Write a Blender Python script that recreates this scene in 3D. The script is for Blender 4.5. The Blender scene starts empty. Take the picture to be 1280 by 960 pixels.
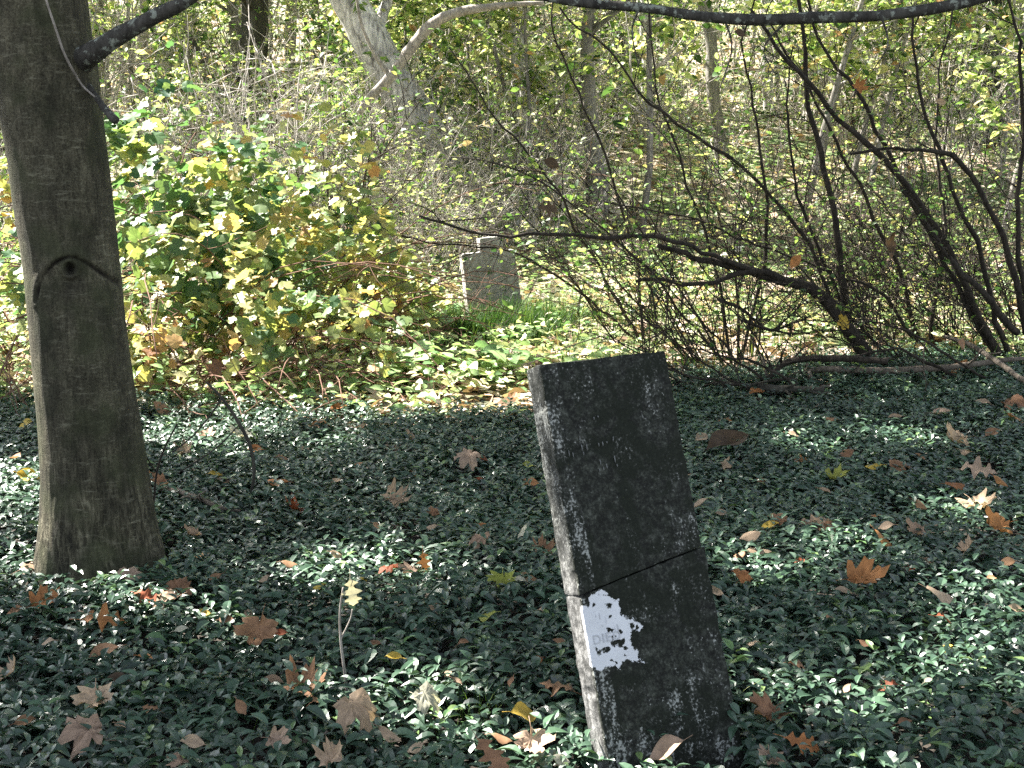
import bpy, math, random
import numpy as np
from mathutils import Vector, Matrix

R = math.radians
rng = np.random.default_rng(7)
C = bpy.context.scene.collection
scn = bpy.context.scene

# ------------------------------------------------------------------ camera, sky, sun, exposure
F = 1600.0                       # focal length in pixels of the 1280 wide photograph
PITCH = math.atan(270 / 1600)
CAMZ = 1.5
cam_d = bpy.data.cameras.new("camera"); cam = bpy.data.objects.new("camera", cam_d); C.objects.link(cam)
cam_d.sensor_width = 36.0; cam_d.lens = 36.0 * F / 1280; cam_d.clip_start = 0.05; cam_d.clip_end = 1000
cam.location = (0, 0, CAMZ); cam.rotation_euler = (math.pi / 2 - PITCH, 0, 0)
scn.camera = cam

SUN_EL, SUN_AZ = 50.0, -58.0     # azimuth from +Y, negative = towards -X
S = np.array([math.sin(R(SUN_AZ)) * math.cos(R(SUN_EL)), math.cos(R(SUN_AZ)) * math.cos(R(SUN_EL)), math.sin(R(SUN_EL))])
world = bpy.data.worlds.new("World"); scn.world = world; world.use_nodes = True
wn = world.node_tree; bg = wn.nodes["Background"]
sky = wn.nodes.new("ShaderNodeTexSky"); sky.sky_type = 'NISHITA'; sky.sun_disc = False
sky.sun_elevation = R(SUN_EL); sky.sun_rotation = R(SUN_AZ % 360); sky.air_density = 1.0; sky.dust_density = 1.0
hs = wn.nodes.new('ShaderNodeHueSaturation'); hs.inputs['Saturation'].default_value = .5; wn.links.new(sky.outputs[0], hs.inputs['Color']); wn.links.new(hs.outputs[0], bg.inputs[0]); bg.inputs[1].default_value = 0.05
sd = bpy.data.lights.new("sun", 'SUN'); sd.energy = 5.0; sd.angle = R(0.53); sd.color = (1.0, 0.95, 0.87)
so = bpy.data.objects.new("sun", sd); C.objects.link(so); so.rotation_euler = Vector(S).to_track_quat('Z', 'Y').to_euler()
vs = scn.view_settings; vs.view_transform = 'Standard'; vs.look = 'None'; vs.gamma = 1; vs.use_curve_mapping = False
vs.exposure = 2.85
cy = scn.cycles; cy.max_bounces = 8; cy.diffuse_bounces = 4; cy.glossy_bounces = 2; cy.transmission_bounces = 4
cy.use_denoising = False

# ------------------------------------------------------------------ helpers
def ray(px, py):
    x = (px - 640) / F; v = -(py - 480) / F
    return np.array([x, math.cos(PITCH) + v * math.sin(PITCH), -math.sin(PITCH) + v * math.cos(PITCH)])
def at(px, py, Y):
    """the point seen at photograph pixel (px, py) at distance Y in front of the camera"""
    d = ray(px, py); t = Y / d[1]
    return np.array([0, 0, CAMZ]) + d * t
def hashn(i, j, k, seed):
    n = (i * 374761393 + j * 668265263 + k * 2147483647 + seed * 974711) & 0xFFFFFFFF
    n = ((n ^ (n >> 13)) * 1274126177) & 0xFFFFFFFF
    n = (n ^ (n >> 16)) & 0xFFFF
    return n / 65535.0
def noise(P, scale=1.0, seed=0):
    P = np.asarray(P, float) * scale
    i = np.floor(P).astype(np.int64); f = P - i; f = f * f * (3 - 2 * f)
    out = 0
    for a in (0, 1):
        for b in (0, 1):
            for c in (0, 1):
                w = (f[..., 0] if a else 1 - f[..., 0]) * (f[..., 1] if b else 1 - f[..., 1]) * (f[..., 2] if c else 1 - f[..., 2])
                out = out + w * hashn(i[..., 0] + a, i[..., 1] + b, i[..., 2] + c, seed)
    return out * 2 - 1
def n2(x, y, scale, seed=0):
    x = np.asarray(x, float); y = np.asarray(y, float)
    return noise(np.stack([x, y, np.zeros_like(x) + .37], -1), scale, seed)
def ground(x, y):
    x = np.asarray(x, float); y = np.asarray(y, float)
    g = -0.10 + 0.035 * n2(x, y, .8, 1) + 0.06 * n2(x, y, .27, 2) * np.clip((y - 5) / 5, 0, 1)
    t = np.clip(y - 17, 0, None); g = g + 0.20 * t * t / (t + 5)
    t2 = np.clip(-x - 0.5, 0, 6) * np.clip((y - 8) / 10, 0, 1); g = g + 0.05 * t2
    g = g + .075 * np.clip(y - 11.5, 0, 14) * np.clip((x + 1.5) / 1.5, 0.25, 1)
    return g
def on_ground(px, py, lift=0.0):
    d = ray(px, py); o = np.array([0, 0, CAMZ]); t = 2.0
    for _ in range(4000):
        p = o + d * t
        if p[2] < ground(p[0], p[1]) + lift: break
        t += 0.01 if t < 20 else .05
    return p
def tag(o, label=None, cat=None, group=None, kind=None):
    if label: o['label'] = label
    if cat: o['category'] = cat
    if group: o['group'] = group
    if kind: o['kind'] = kind
    return o
def empty(name, loc, label=None, cat=None, group=None):
    o = bpy.data.objects.new(name, None); C.objects.link(o); o.location = Vector([float(v) for v in loc]); o.empty_display_size = .1
    return tag(o, label, cat, group)

class MB:
    """collects polygons; build() links them as one mesh object"""
    def __init__(s): s.v = []; s.f = []; s.n = 0; s.a = []
    def add(s, verts, faces, rnd=0.5):
        """verts (n,3); faces: list of (m,3)/(m,4) int arrays"""
        verts = np.asarray(verts, float)
        s.v.append(verts)
        s.a.append(np.full(len(verts), rnd) if np.isscalar(rnd) else np.asarray(rnd, float))
        for f in (faces if isinstance(faces, list) else [faces]):
            f = np.asarray(f)
            if len(f): s.f.append(f + s.n)
        s.n += len(verts)
    def tile(s, tv, tf, M, T, rnd):
        """tv (n,3) template; M (k,3,3), T (k,3), rnd (k,)"""
        k = len(T); n = len(tv)
        if k == 0: return
        V = np.einsum('kij,nj->kni', M, tv) + T[:, None, :]
        off = (np.arange(k) * n)[:, None, None]
        s.add(V.reshape(-1, 3), [(np.asarray(f)[None] + off).reshape(-1, np.asarray(f).shape[1]) for f in tf], np.repeat(rnd, n))
    def build(s, name, mat, parent=None, origin=(0, 0, 0), smooth=True, attrs=None):
        V = np.concatenate(s.v) - np.asarray(origin, float)
        me = bpy.data.meshes.new(name)
        loops = np.concatenate([f.ravel() for f in s.f]).astype(np.int32)
        sizes = np.concatenate([np.full(len(f), f.shape[1]) for f in s.f])
        starts = np.concatenate([[0], np.cumsum(sizes)[:-1]]).astype(np.int32)
        me.vertices.add(len(V)); me.vertices.foreach_set('co', V.astype(np.float32).ravel())
        me.loops.add(len(loops)); me.loops.foreach_set('vertex_index', loops)
        me.polygons.add(len(sizes)); me.polygons.foreach_set('loop_start', starts)
        me.polygons.foreach_set('use_smooth', np.full(len(sizes), smooth))
        at_ = me.attributes.new('rnd', 'FLOAT', 'POINT'); at_.data.foreach_set('value', np.concatenate(s.a).astype(np.float32))
        for k, val in (attrs or {}).items():
            q = me.attributes.new(k, 'FLOAT', 'POINT'); q.data.foreach_set('value', np.asarray(val, np.float32))
        me.update(calc_edges=True); me.validate()
        if mat: me.materials.append(mat)
        o = bpy.data.objects.new(name, me); C.objects.link(o)
        if parent is not None: o.parent = parent
        else: o.location = Vector([float(v) for v in origin])
        return o

def tube(mb, pts, rad, sides=5, rnd=.5, cap=True):
    pts = np.asarray(pts, float); n = len(pts)
    rad = np.broadcast_to(np.asarray(rad, float), (n,))
    tg = np.gradient(pts, axis=0); tg /= np.linalg.norm(tg, axis=1)[:, None] + 1e-9
    ref = np.array([0, 0, 1.0]) if abs(tg[0][2]) < .9 else np.array([1.0, 0, 0])
    u = np.cross(tg, ref); u /= np.linalg.norm(u, axis=1)[:, None] + 1e-9
    w = np.cross(tg, u)
    a = np.arange(sides) / sides * 2 * math.pi
    V = pts[:, None, :] + rad[:, None, None] * (np.cos(a)[None, :, None] * u[:, None, :] + np.sin(a)[None, :, None] * w[:, None, :])
    i = np.arange(n - 1)[:, None] * sides; j = np.arange(sides)[None]; j2 = (j + 1) % sides
    q = np.stack([i + j, i + j2, i + sides + j2, i + sides + j], -1).reshape(-1, 4)
    V = V.reshape(-1, 3)
    fs = [q]
    if cap and sides > 3:
        V = np.concatenate([V, pts[:1], pts[-1:]])
        e = n * sides; jj = np.arange(sides); j3 = (jj + 1) % sides
        fs.append(np.stack([jj * 0 + e, j3, jj], -1)); b = (n - 1) * sides
        fs.append(np.stack([jj * 0 + e + 1, b + jj, b + j3], -1))
    mb.add(V, fs, rnd)
def smooth_line(P, n):
    """Catmull-Rom through control points"""
    P = np.asarray(P, float); m = len(P)
    Q = np.concatenate([[2 * P[0] - P[1]], P, [2 * P[-1] - P[-2]]])
    out = []
    for s in np.linspace(0, m - 1 - 1e-6, n):
        i = int(s); f = s - i; a, b, c, d = Q[i], Q[i + 1], Q[i + 2], Q[i + 3]
        out.append(.5 * (2 * b + (c - a) * f + (2 * a - 5 * b + 4 * c - d) * f * f + (3 * b - a - 3 * c + d) * f ** 3))
    return np.array(out)
def rot_mats(zdir, xdir_angle, size, sx=None):
    """frames whose +X is the leaf's length, +Z its normal. zdir (k,3) normals; angle about the normal"""
    z = zdir / (np.linalg.norm(zdir, axis=1)[:, None] + 1e-9)
    ref = np.stack([np.cos(xdir_angle), np.sin(xdir_angle), np.zeros(len(z))], -1)
    y = np.cross(z, ref); y /= np.linalg.norm(y, axis=1)[:, None] + 1e-9
    x = np.cross(y, z)
    return np.stack([x, y, z], -1) * np.asarray(size).reshape(-1, 1, 1)
def frames_from_dir(x, up_jit, size, r):
    """frames with +X along given direction x, normals mostly up with jitter"""
    x = x / (np.linalg.norm(x, axis=1)[:, None] + 1e-9)
    up = np.array([0, 0, 1.0]) + r.normal(0, up_jit, x.shape)
    y = np.cross(up, x); y /= np.linalg.norm(y, axis=1)[:, None] + 1e-9
    z = np.cross(x, y)
    return np.stack([x, y, z], -1) * np.asarray(size).reshape(-1, 1, 1)

# leaf templates -------------------------------------------------
def strip_leaf(st, fold=.25, droop=.25, curl=0.0):
    """st: (x, left half width, right half width); a leaf folded along its midrib"""
    V = []; 
    for x, l, r in st:
        z = -droop * x * x + .12 * x
        V += [(x, l, z + fold * l - curl * l * l), (x, 0, z), (x, -r, z + fold * r - curl * r * r)]
    n = len(st); q = []
    for i in range(n - 1):
        a = i * 3; q += [(a, a + 1, a + 4, a + 3), (a + 1, a + 2, a + 5, a + 4)]
    return np.array(V, float), [np.array(q)]
VINCA_HI = strip_leaf([(0, .01, .01), (.15, .14, .14), (.38, .23, .23), (.6, .21, .21), (.82, .11, .11), (1, .005, .005)], .5, .42)
VINCA_LO = strip_leaf([(0, .01, .01), (.3, .22, .22), (.65, .19, .19), (1, .005, .005)], .35, .38)
OVAL = strip_leaf([(0, .01, .01), (.3, .26, .26), (.65, .24, .24), (1, .01, .01)], .25, .3)
OVAL_HI = strip_leaf([(0, .01, .01), (.12, .15, .14), (.3, .28, .27), (.5, .32, .31), (.7, .25, .26), (.88, .12, .12), (1, .005, .005)], .22, .35, .2)
RHOMB = (np.array([(0, 0, 0), (.5, .33, .05), (1, 0, -.08), (.5, -.33, .05)], float), [np.array([(0, 1, 2, 3)])])
def polar_leaf(half, cup=.15, wav=.08, seed=1, rings=(.5, 1.0)):
    """half: (angle from the tip in degrees, radius); base at x=0"""
    pts = [(a, r) for a, r in half] + [(360 - a, r) for a, r in reversed(half) if 0 < a < 180]
    r_ = np.random.default_rng(seed); n = len(pts)
    V = [(0.0, 0.0, 0.0)]; 
    for k in rings:
        for (a, r) in pts:
            rr = r * k * (1 + .05 * r_.normal()); A = R(a)
            x, y = rr * math.cos(A), rr * math.sin(A)
            V.append((x, y, cup * (rr ** 2) * (1 if cup > 0 else 1) + wav * math.sin(3.1 * x + seed) * math.cos(4.3 * y + seed * 2) + wav * .5 * r_.normal() * k))
    V = np.array(V); V[:, 0] += pts[n // 2][1]; 
    tri = []; q = []
    for i in range(n):
        j = (i + 1) % n; tri.append((0, 1 + i, 1 + j))
        for k in range(len(rings) - 1):
            a = 1 + k * n; b = a + n; q.append((a + i, b + i, b + j, a + j))
    V /= (V[:, 0].max() - V[:, 0].min())
    return V, [np.array(tri)] + ([np.array(q)] if q else [])
MAPLE_H = [(0, 1.0), (8, .8), (15, .82), (20, .68), (28, .52), (36, .68), (42, .85), (49, .92), (57, .74), (67, .75), (76, .58), (88, .46), (99, .56), (110, .64), (123, .5), (146, .34), (168, .3), (180, .16)]
GRAPE_H = [(0, 1.0), (10, .8), (20, .78), (30, .66), (42, .84), (52, .88), (64, .7), (78, .72), (92, .72), (110, .62), (130, .6), (150, .5), (170, .34), (180, .15)]
GRAPE = [polar_leaf(GRAPE_H, .12 * s, .07, i + 3, (1.0,)) for i, s in enumerate((1, -1, .6))]
def oak_leaf(seed, fold=.25, droop=.3):
    r_ = np.random.default_rng(seed)
    hw = [(0, .012), (.1, .03), (.17, .13), (.24, .2), (.29, .17), (.33, .07), (.42, .1), (.49, .3), (.55, .36), (.59, .26), (.62, .12), (.7, .14), (.76, .3), (.8, .27), (.84, .12), (.9, .13), (.95, .06), (1, .004)]
    V, f = strip_leaf([(x, w * (1 + .15 * r_.normal()), w * (1 + .15 * r_.normal())) for x, w in hw], fold, droop, .3)
    V[:, 2] += .05 * np.sin(V[:, 0] * 9 + seed) + .04 * np.sin(V[:, 1] * 12 + seed * 2)
    return V, f

# ------------------------------------------------------------------ materials
def newmat(name):
    m = bpy.data.materials.new(name); m.use_nodes = True; nt = m.node_tree
    for n in list(nt.nodes): nt.nodes.remove(n)
    out = nt.nodes.new('ShaderNodeOutputMaterial')
    return m, nt, out
def N(nt, t, **kw):
    n = nt.nodes.new('ShaderNode' + t)
    for k, v in kw.items():
        if k.startswith('_'): setattr(n, k[1:], v)
        else: n.inputs[k.replace('_', ' ')].default_value = v
    return n
def ramp(nt, fac, stops, interp='LINEAR'):
    r = nt.nodes.new('ShaderNodeValToRGB'); cr = r.color_ramp; cr.interpolation = interp
    while len(cr.elements) > 1: cr.elements.remove(cr.elements[0])
    cr.elements[0].position = stops[0][0]; cr.elements[0].color = (*stops[0][1], 1) if len(stops[0][1]) == 3 else stops[0][1]
    for p, c in stops[1:]:
        e = cr.elements.new(p); e.color = (*c, 1)
    if fac is not None: nt.links.new(fac, r.inputs[0])
    return r.outputs[0]
def g3(v): return (v, v, v)
def mixc(nt, fac, a, b, mode='MIX'):
    m = nt.nodes.new('ShaderNodeMix'); m.data_type = 'RGBA'; m.blend_type = mode
    for sock, val in ((m.inputs[0], fac), (m.inputs[6], a), (m.inputs[7], b)):
        if hasattr(val, 'links'): nt.links.new(val, sock)
        else: sock.default_value = val if not isinstance(val, tuple) else (*val, 1)[:4]
    return m.outputs[2]
def math_(nt, op, a, b=0.0, clamp=False):
    m = nt.nodes.new('ShaderNodeMath'); m.operation = op; m.use_clamp = clamp
    for s, v in ((m.inputs[0], a), (m.inputs[1], b)):
        if hasattr(v, 'links'): nt.links.new(v, s)
        else: s.default_value = v
    return m.outputs[0]
def noise_n(nt, vec, scale, detail=4, rough=.6, dist=0.0):
    n = N(nt, 'TexNoise', Scale=scale, Detail=detail, Roughness=rough, Distortion=dist); nt.links.new(vec, n.inputs['Vector']); return n.outputs[0]
def coords(nt, scale=(1, 1, 1), kind='Object'):
    tc = nt.nodes.new('ShaderNodeTexCoord'); mp = N(nt, 'Mapping'); mp.inputs['Scale'].default_value = scale
    nt.links.new(tc.outputs[kind], mp.inputs[0]); return mp.outputs[0]
def leaf_mat(name, stops, rough=.5, trans=.35, spec=.4, mottle=0.0, mscale=60, tcol=(1.0, 1.0, .55)):
    m, nt, out = newmat(name)
    a = N(nt, 'Attribute'); a.attribute_name = 'rnd'
    col = ramp(nt, a.outputs['Fac'], stops)
    if mottle:
        nz = noise_n(nt, coords(nt), mscale, 3)
        k = ramp(nt, nz, [(.35, g3(1 - mottle)), (.65, g3(1 + mottle * .3))])
        col = mixc(nt, 1.0, col, k, 'MULTIPLY')
    b = N(nt, 'BsdfPrincipled', Roughness=rough); b.inputs['Specular IOR Level'].default_value = spec
    nt.links.new(col, b.inputs['Base Color'])
    if trans > 0:
        t = N(nt, 'BsdfTranslucent'); tc = mixc(nt, 1.0, col, tcol, 'MULTIPLY')
        sc = mixc(nt, 1.0, tc, g3(1.0), 'MULTIPLY')
        nt.links.new(sc, t.inputs[0])
        ms = nt.nodes.new('ShaderNodeMixShader'); ms.inputs[0].default_value = trans
        nt.links.new(b.outputs[0], ms.inputs[1]); nt.links.new(t.outputs[0], ms.inputs[2]); nt.links.new(ms.outputs[0], out.inputs[0])
    else: nt.links.new(b.outputs[0], out.inputs[0])
    return m
def bark_mat(name, dark, light, vs_=(1, 1, .25), scale=30, bump=.4, lichen=None, rough=.9, lich_th=(.58, .66)):
    m, nt, out = newmat(name); v = coords(nt, vs_)
    n1 = noise_n(nt, v, scale, 6, .65, .4); n2_ = noise_n(nt, coords(nt, (1, 1, .6)), scale * .18, 4, .6)
    col = ramp(nt, n1, [(.32, dark), (.68, light)])
    col = mixc(nt, 1.0, col, ramp(nt, n2_, [(.3, g3(.7)), (.7, g3(1.25))]), 'MULTIPLY')
    if lichen:
        l = noise_n(nt, coords(nt), scale * .6, 5, .7); col = mixc(nt, ramp(nt, l, [(lich_th[0], g3(0)), (lich_th[1], g3(1))]), col, lichen)
    b = N(nt, 'BsdfPrincipled', Roughness=rough); b.inputs['Specular IOR Level'].default_value = .2
    nt.links.new(col, b.inputs['Base Color'])
    bp = N(nt, 'Bump', Strength=bump, Distance=.02); nt.links.new(n1, bp.inputs['Height']); nt.links.new(bp.outputs[0], b.inputs['Normal'])
    nt.links.new(b.outputs[0], out.inputs[0]); return m

M = {}
M['vinca'] = leaf_mat('periwinkle_leaf', [(0, (.016, .034, .023)), (.45, (.045, .088, .056)), (.85, (.072, .134, .078)), (.93, (.08, .16, .06)), (1, (.15, .23, .08))], .34, .14, .55, tcol=(1, 1, .5))
M['grape'] = leaf_mat('bramble_leaf', [(0, (.04, .11, .07)), (.25, (.10, .20, .09)), (.48, (.22, .31, .12)), (.64, (.42, .44, .18)), (.76, (.58, .50, .21)), (.84, (.58, .40, .20)), (.92, (.50, .27, .13)), (1, (.22, .12, .08))], .42, .5, .45, .2)
M['shrub'] = leaf_mat('shrub_leaf', [(0, (.025, .06, .018)), (.35, (.08, .16, .04)), (.65, (.20, .33, .08)), (.88, (.42, .50, .16)), (1, (.55, .48, .2))], .45, .48, .4, tcol=(1, 1, .75))
M['shrub_y'] = leaf_mat('yellowing_shrub_leaf', [(0, (.03, .07, .02)), (.3, (.14, .24, .06)), (.5, (.34, .44, .12)), (.8, (.58, .64, .30)), (.93, (.68, .62, .36)), (1, (.5, .28, .12))], .5, .5, .35, tcol=(1, 1, .75))
M['weed'] = leaf_mat('broad_weed_leaf', [(0, (.14, .28, .11)), (.5, (.36, .50, .22)), (.85, (.60, .64, .36)), (1, (.62, .44, .22))], .38, .4, .5, .2, tcol=(1, 1, .7))
M['canopy'] = leaf_mat('canopy_leaf', [(0, (.06, .12, .03)), (1, (.3, .3, .06))], .5, .3, .3)
M['litter'] = leaf_mat('dry_litter_leaf', [(0, (.14, .09, .055)), (.3, (.36, .25, .17)), (.65, (.62, .50, .41)), (1, (.72, .64, .56))], .7, .2, .2)
M['grass'] = leaf_mat('grass_blade', [(0, (.02, .06, .015)), (.6, (.055, .125, .03)), (.9, (.2, .28, .07)), (1, (.42, .36, .18))], .5, .35, .3)
M['bark_grey'] = bark_mat('grey_bark', (.10, .095, .085), (.30, .28, .255), bump=.8)
M['bark_pale'] = bark_mat('pale_bark', (.12, .11, .11), (.78, .76, .73), scale=16, bump=1.0)
M['bark_dark'] = bark_mat('dark_bark', (.025, .024, .02), (.085, .08, .065), scale=14, bump=1.0)
M['twig'] = bark_mat('shrub_bark', (.016, .013, .010), (.06, .05, .04), scale=60, bump=.3)
M['twig_pale'] = bark_mat('pale_shrub_bark', (.13, .115, .10), (.60, .56, .52), scale=60, bump=.3)
M['cane'] = bark_mat('bramble_cane', (.08, .04, .03), (.22, .13, .09), scale=60, bump=.2)
M['deadwood'] = bark_mat('weathered_deadwood', (.16, .14, .12), (.42, .38, .34), scale=50, bump=.4)
M['stick'] = bark_mat('brown_stick_bark', (.08, .065, .05), (.22, .185, .15), scale=50, bump=.4)
M['limb'] = bark_mat('lichen_bark', (.028, .026, .022), (.085, .08, .07), scale=40, bump=.6, lichen=(.24, .26, .22), lich_th=(.54, .6))

# soil / litter ground
m, nt, out = newmat('woodland_soil')
v = coords(nt)
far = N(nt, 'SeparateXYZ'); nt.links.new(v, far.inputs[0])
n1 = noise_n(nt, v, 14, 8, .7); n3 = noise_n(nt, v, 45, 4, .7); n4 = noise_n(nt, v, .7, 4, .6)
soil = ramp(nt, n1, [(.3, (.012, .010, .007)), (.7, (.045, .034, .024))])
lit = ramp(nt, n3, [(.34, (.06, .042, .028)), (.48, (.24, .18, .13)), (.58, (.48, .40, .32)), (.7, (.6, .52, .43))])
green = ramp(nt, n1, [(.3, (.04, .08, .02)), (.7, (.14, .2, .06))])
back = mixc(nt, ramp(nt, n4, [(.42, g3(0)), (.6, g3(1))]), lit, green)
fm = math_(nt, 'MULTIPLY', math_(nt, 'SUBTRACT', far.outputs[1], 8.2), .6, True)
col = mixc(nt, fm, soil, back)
b = N(nt, 'BsdfPrincipled', Roughness=.95); nt.links.new(col, b.inputs['Base Color'])
bp = N(nt, 'Bump', Strength=.8, Distance=.04); nt.links.new(n1, bp.inputs['Height']); nt.links.new(bp.outputs[0], b.inputs['Normal'])
nt.links.new(b.outputs[0], out.inputs[0]); M['soil'] = m

# big tree bark: fissured at the base, smoother with flecks above
m, nt, out = newmat('maple_bark')
v1 = coords(nt, (1, 1, .16)); v0 = coords(nt); vh = coords(nt, (.35, .35, 1.6))
fis = noise_n(nt, v1, 70, 6, .7, .6); fle = noise_n(nt, vh, 42, 5, .75); big = noise_n(nt, v0, 5, 4, .55); fin = noise_n(nt, v0, 130, 4, .7)
sx = N(nt, 'SeparateXYZ'); nt.links.new(v0, sx.inputs[0])
base = ramp(nt, fis, [(.36, (.012, .010, .007)), (.48, (.055, .050, .036)), (.62, (.16, .145, .115))])
smo = ramp(nt, fin, [(.36, (.030, .026, .018)), (.5, (.075, .069, .050)), (.64, (.14, .13, .10))])
h = math_(nt, 'ADD', math_(nt, 'MULTIPLY', sx.outputs[2], .9), math_(nt, 'MULTIPLY', big, .8))
hm = ramp(nt, h, [(.5, g3(0)), (1.25, g3(.65))])
col = mixc(nt, hm, base, smo)
col = mixc(nt, ramp(nt, fle, [(.56, g3(0)), (.66, g3(.8))]), col, (.20, .19, .155))
col = mixc(nt, ramp(nt, big, [(.48, g3(0)), (.60, g3(.7))]), col, (.045, .050, .028))
col = mixc(nt, 1.0, col, ramp(nt, noise_n(nt, coords(nt, (1, 1, .5)), 9, 5, .65), [(.35, g3(.55)), (.5, g3(1)), (.65, g3(1.55))]), 'MULTIPLY')
at_ = N(nt, 'Attribute'); at_.attribute_name = 'scar'
col = mixc(nt, 1.0, col, (.80, .80, .69), 'MULTIPLY')
col = mixc(nt, at_.outputs['Fac'], col, (.014, .011, .009))
b = N(nt, 'BsdfPrincipled', Roughness=.85); b.inputs['Specular IOR Level'].default_value = .25; nt.links.new(col, b.inputs['Base Color'])
hh = math_(nt, 'ADD', math_(nt, 'MULTIPLY', fis, 1.0), math_(nt, 'MULTIPLY', fin, .35))
bp = N(nt, 'Bump', Strength=.9, Distance=.012); nt.links.new(hh, bp.inputs['Height']); nt.links.new(bp.outputs[0], b.inputs['Normal'])
nt.links.new(b.outputs[0], out.inputs[0]); M['bark_big'] = m

# weathered marble with a black lichen crust; 'clean' attribute = metres inside the flaked patch, 'side' = 1 on the narrow face
m, nt, out = newmat('lichened_marble')
v0 = coords(nt); vst = coords(nt, (1, 1, .35))
fine = noise_n(nt, v0, 120, 5, .75); mid = noise_n(nt, v0, 34, 6, .72, .3); big = noise_n(nt, v0, 7, 4, .6, .4); strk = noise_n(nt, vst, 30, 5, .65)
spk = noise_n(nt, v0, 130, 3, .65)
cl = N(nt, 'Attribute'); cl.attribute_name = 'clean'; sa = N(nt, 'Attribute'); sa.attribute_name = 'side'
pale = N(nt, 'Attribute'); pale.attribute_name = 'pale'
crust = ramp(nt, math_(nt, 'ADD', math_(nt, 'MULTIPLY', mid, .55), math_(nt, 'MULTIPLY', fine, .45)), [(.36, (.004, .0045, .0035)), (.47, (.012, .013, .010)), (.55, (.036, .040, .031)), (.64, (.10, .106, .088))])
oliv = ramp(nt, fine, [(.3, (.005, .007, .004)), (.7, (.014, .018, .010))])
crust = mixc(nt, ramp(nt, big, [(.46, g3(0)), (.52, g3(.9))]), crust, oliv)
# pale lichen flecks and worn streaks
fl = math_(nt, 'ADD', math_(nt, 'MULTIPLY', spk, .65), math_(nt, 'MULTIPLY', strk, .45))
fl = math_(nt, 'ADD', fl, math_(nt, 'MULTIPLY', pale.outputs['Fac'], .13))
fl = math_(nt, 'ADD', fl, math_(nt, 'MULTIPLY', math_(nt, 'SUBTRACT', noise_n(nt, v0, 15, 3, .6), .56), .34))
crust = mixc(nt, ramp(nt, fl, [(.61, g3(0)), (.73, g3(.8))]), crust, (.095, .098, .088))
crust = mixc(nt, ramp(nt, fl, [(.69, g3(0)), (.735, g3(.85))]), crust, (.34, .35, .32))
marb = ramp(nt, big, [(.3, (.60, .61, .63)), (.7, (.72, .73, .75))])
cm = math_(nt, 'ADD', math_(nt, 'MULTIPLY', cl.outputs['Fac'], 1.0), math_(nt, 'MULTIPLY', math_(nt, 'SUBTRACT', mid, .5), .045))
cm = math_(nt, 'ADD', cm, math_(nt, 'MULTIPLY', math_(nt, 'SUBTRACT', fine, .5), .012))
cmask = ramp(nt, math_(nt, 'MULTIPLY', cm, 100), [(0, g3(0)), (.12, g3(1))])
front = mixc(nt, cmask, crust, marb)
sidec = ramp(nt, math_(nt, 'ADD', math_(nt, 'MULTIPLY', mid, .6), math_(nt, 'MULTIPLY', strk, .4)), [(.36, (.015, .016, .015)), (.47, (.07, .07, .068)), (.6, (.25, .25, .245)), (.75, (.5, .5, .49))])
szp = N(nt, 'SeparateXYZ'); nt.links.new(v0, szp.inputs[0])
sidec = mixc(nt, ramp(nt, math_(nt, 'ADD', szp.outputs[2], math_(nt, 'MULTIPLY', math_(nt, 'SUBTRACT', big, .5), .5)), [(.42, g3(0)), (.62, g3(.72))]), sidec, crust)  # upper narrow face goes crust-dark with height: shade put into its colour
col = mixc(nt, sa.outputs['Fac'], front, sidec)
b = N(nt, 'BsdfPrincipled', Roughness=.8); b.inputs['Specular IOR Level'].default_value = .25; nt.links.new(col, b.inputs['Base Color'])
hh = math_(nt, 'ADD', math_(nt, 'MULTIPLY', mid, 1.0), math_(nt, 'MULTIPLY', fine, .4))
bp = N(nt, 'Bump', Strength=.5, Distance=.006); nt.links.new(hh, bp.inputs['Height']); nt.links.new(bp.outputs[0], b.inputs['Normal'])
nt.links.new(b.outputs[0], out.inputs[0]); M['stone'] = m

m, nt, out = newmat('tan_marble'); v0 = coords(nt)
mid = noise_n(nt, v0, 26, 6, .7, .2); big = noise_n(nt, v0, 5, 4, .6)
col = ramp(nt, mid, [(.3, (.15, .145, .13)), (.5, (.30, .29, .27)), (.7, (.46, .45, .43))])
col = mixc(nt, ramp(nt, big, [(.5, g3(0)), (.7, g3(.6))]), col, (.10, .09, .075))
b = N(nt, 'BsdfPrincipled', Roughness=.85); nt.links.new(col, b.inputs['Base Color'])
bp = N(nt, 'Bump', Strength=.4, Distance=.01); nt.links.new(mid, bp.inputs['Height']); nt.links.new(bp.outputs[0], b.inputs['Normal'])
nt.links.new(b.outputs[0], out.inputs[0]); M['tan_stone'] = m
def plain(name, c, rough=.8):
    m, nt, out = newmat(name); nz = noise_n(nt, coords(nt), 90, 4)
    b = N(nt, 'BsdfPrincipled', Roughness=rough); nt.links.new(mixc(nt, 1.0, c, ramp(nt, nz, [(.3, g3(.75)), (.7, g3(1.15))]), 'MULTIPLY'), b.inputs['Base Color']); nt.links.new(b.outputs[0], out.inputs[0]); return m
M['carve_shadow'] = plain('shaded_lettering', (.50, .51, .53)); M['carve_pale'] = plain('pale_lettering', (.13, .135, .13))  # letters on the clean patch: shade of the cut put into their grey

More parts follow.
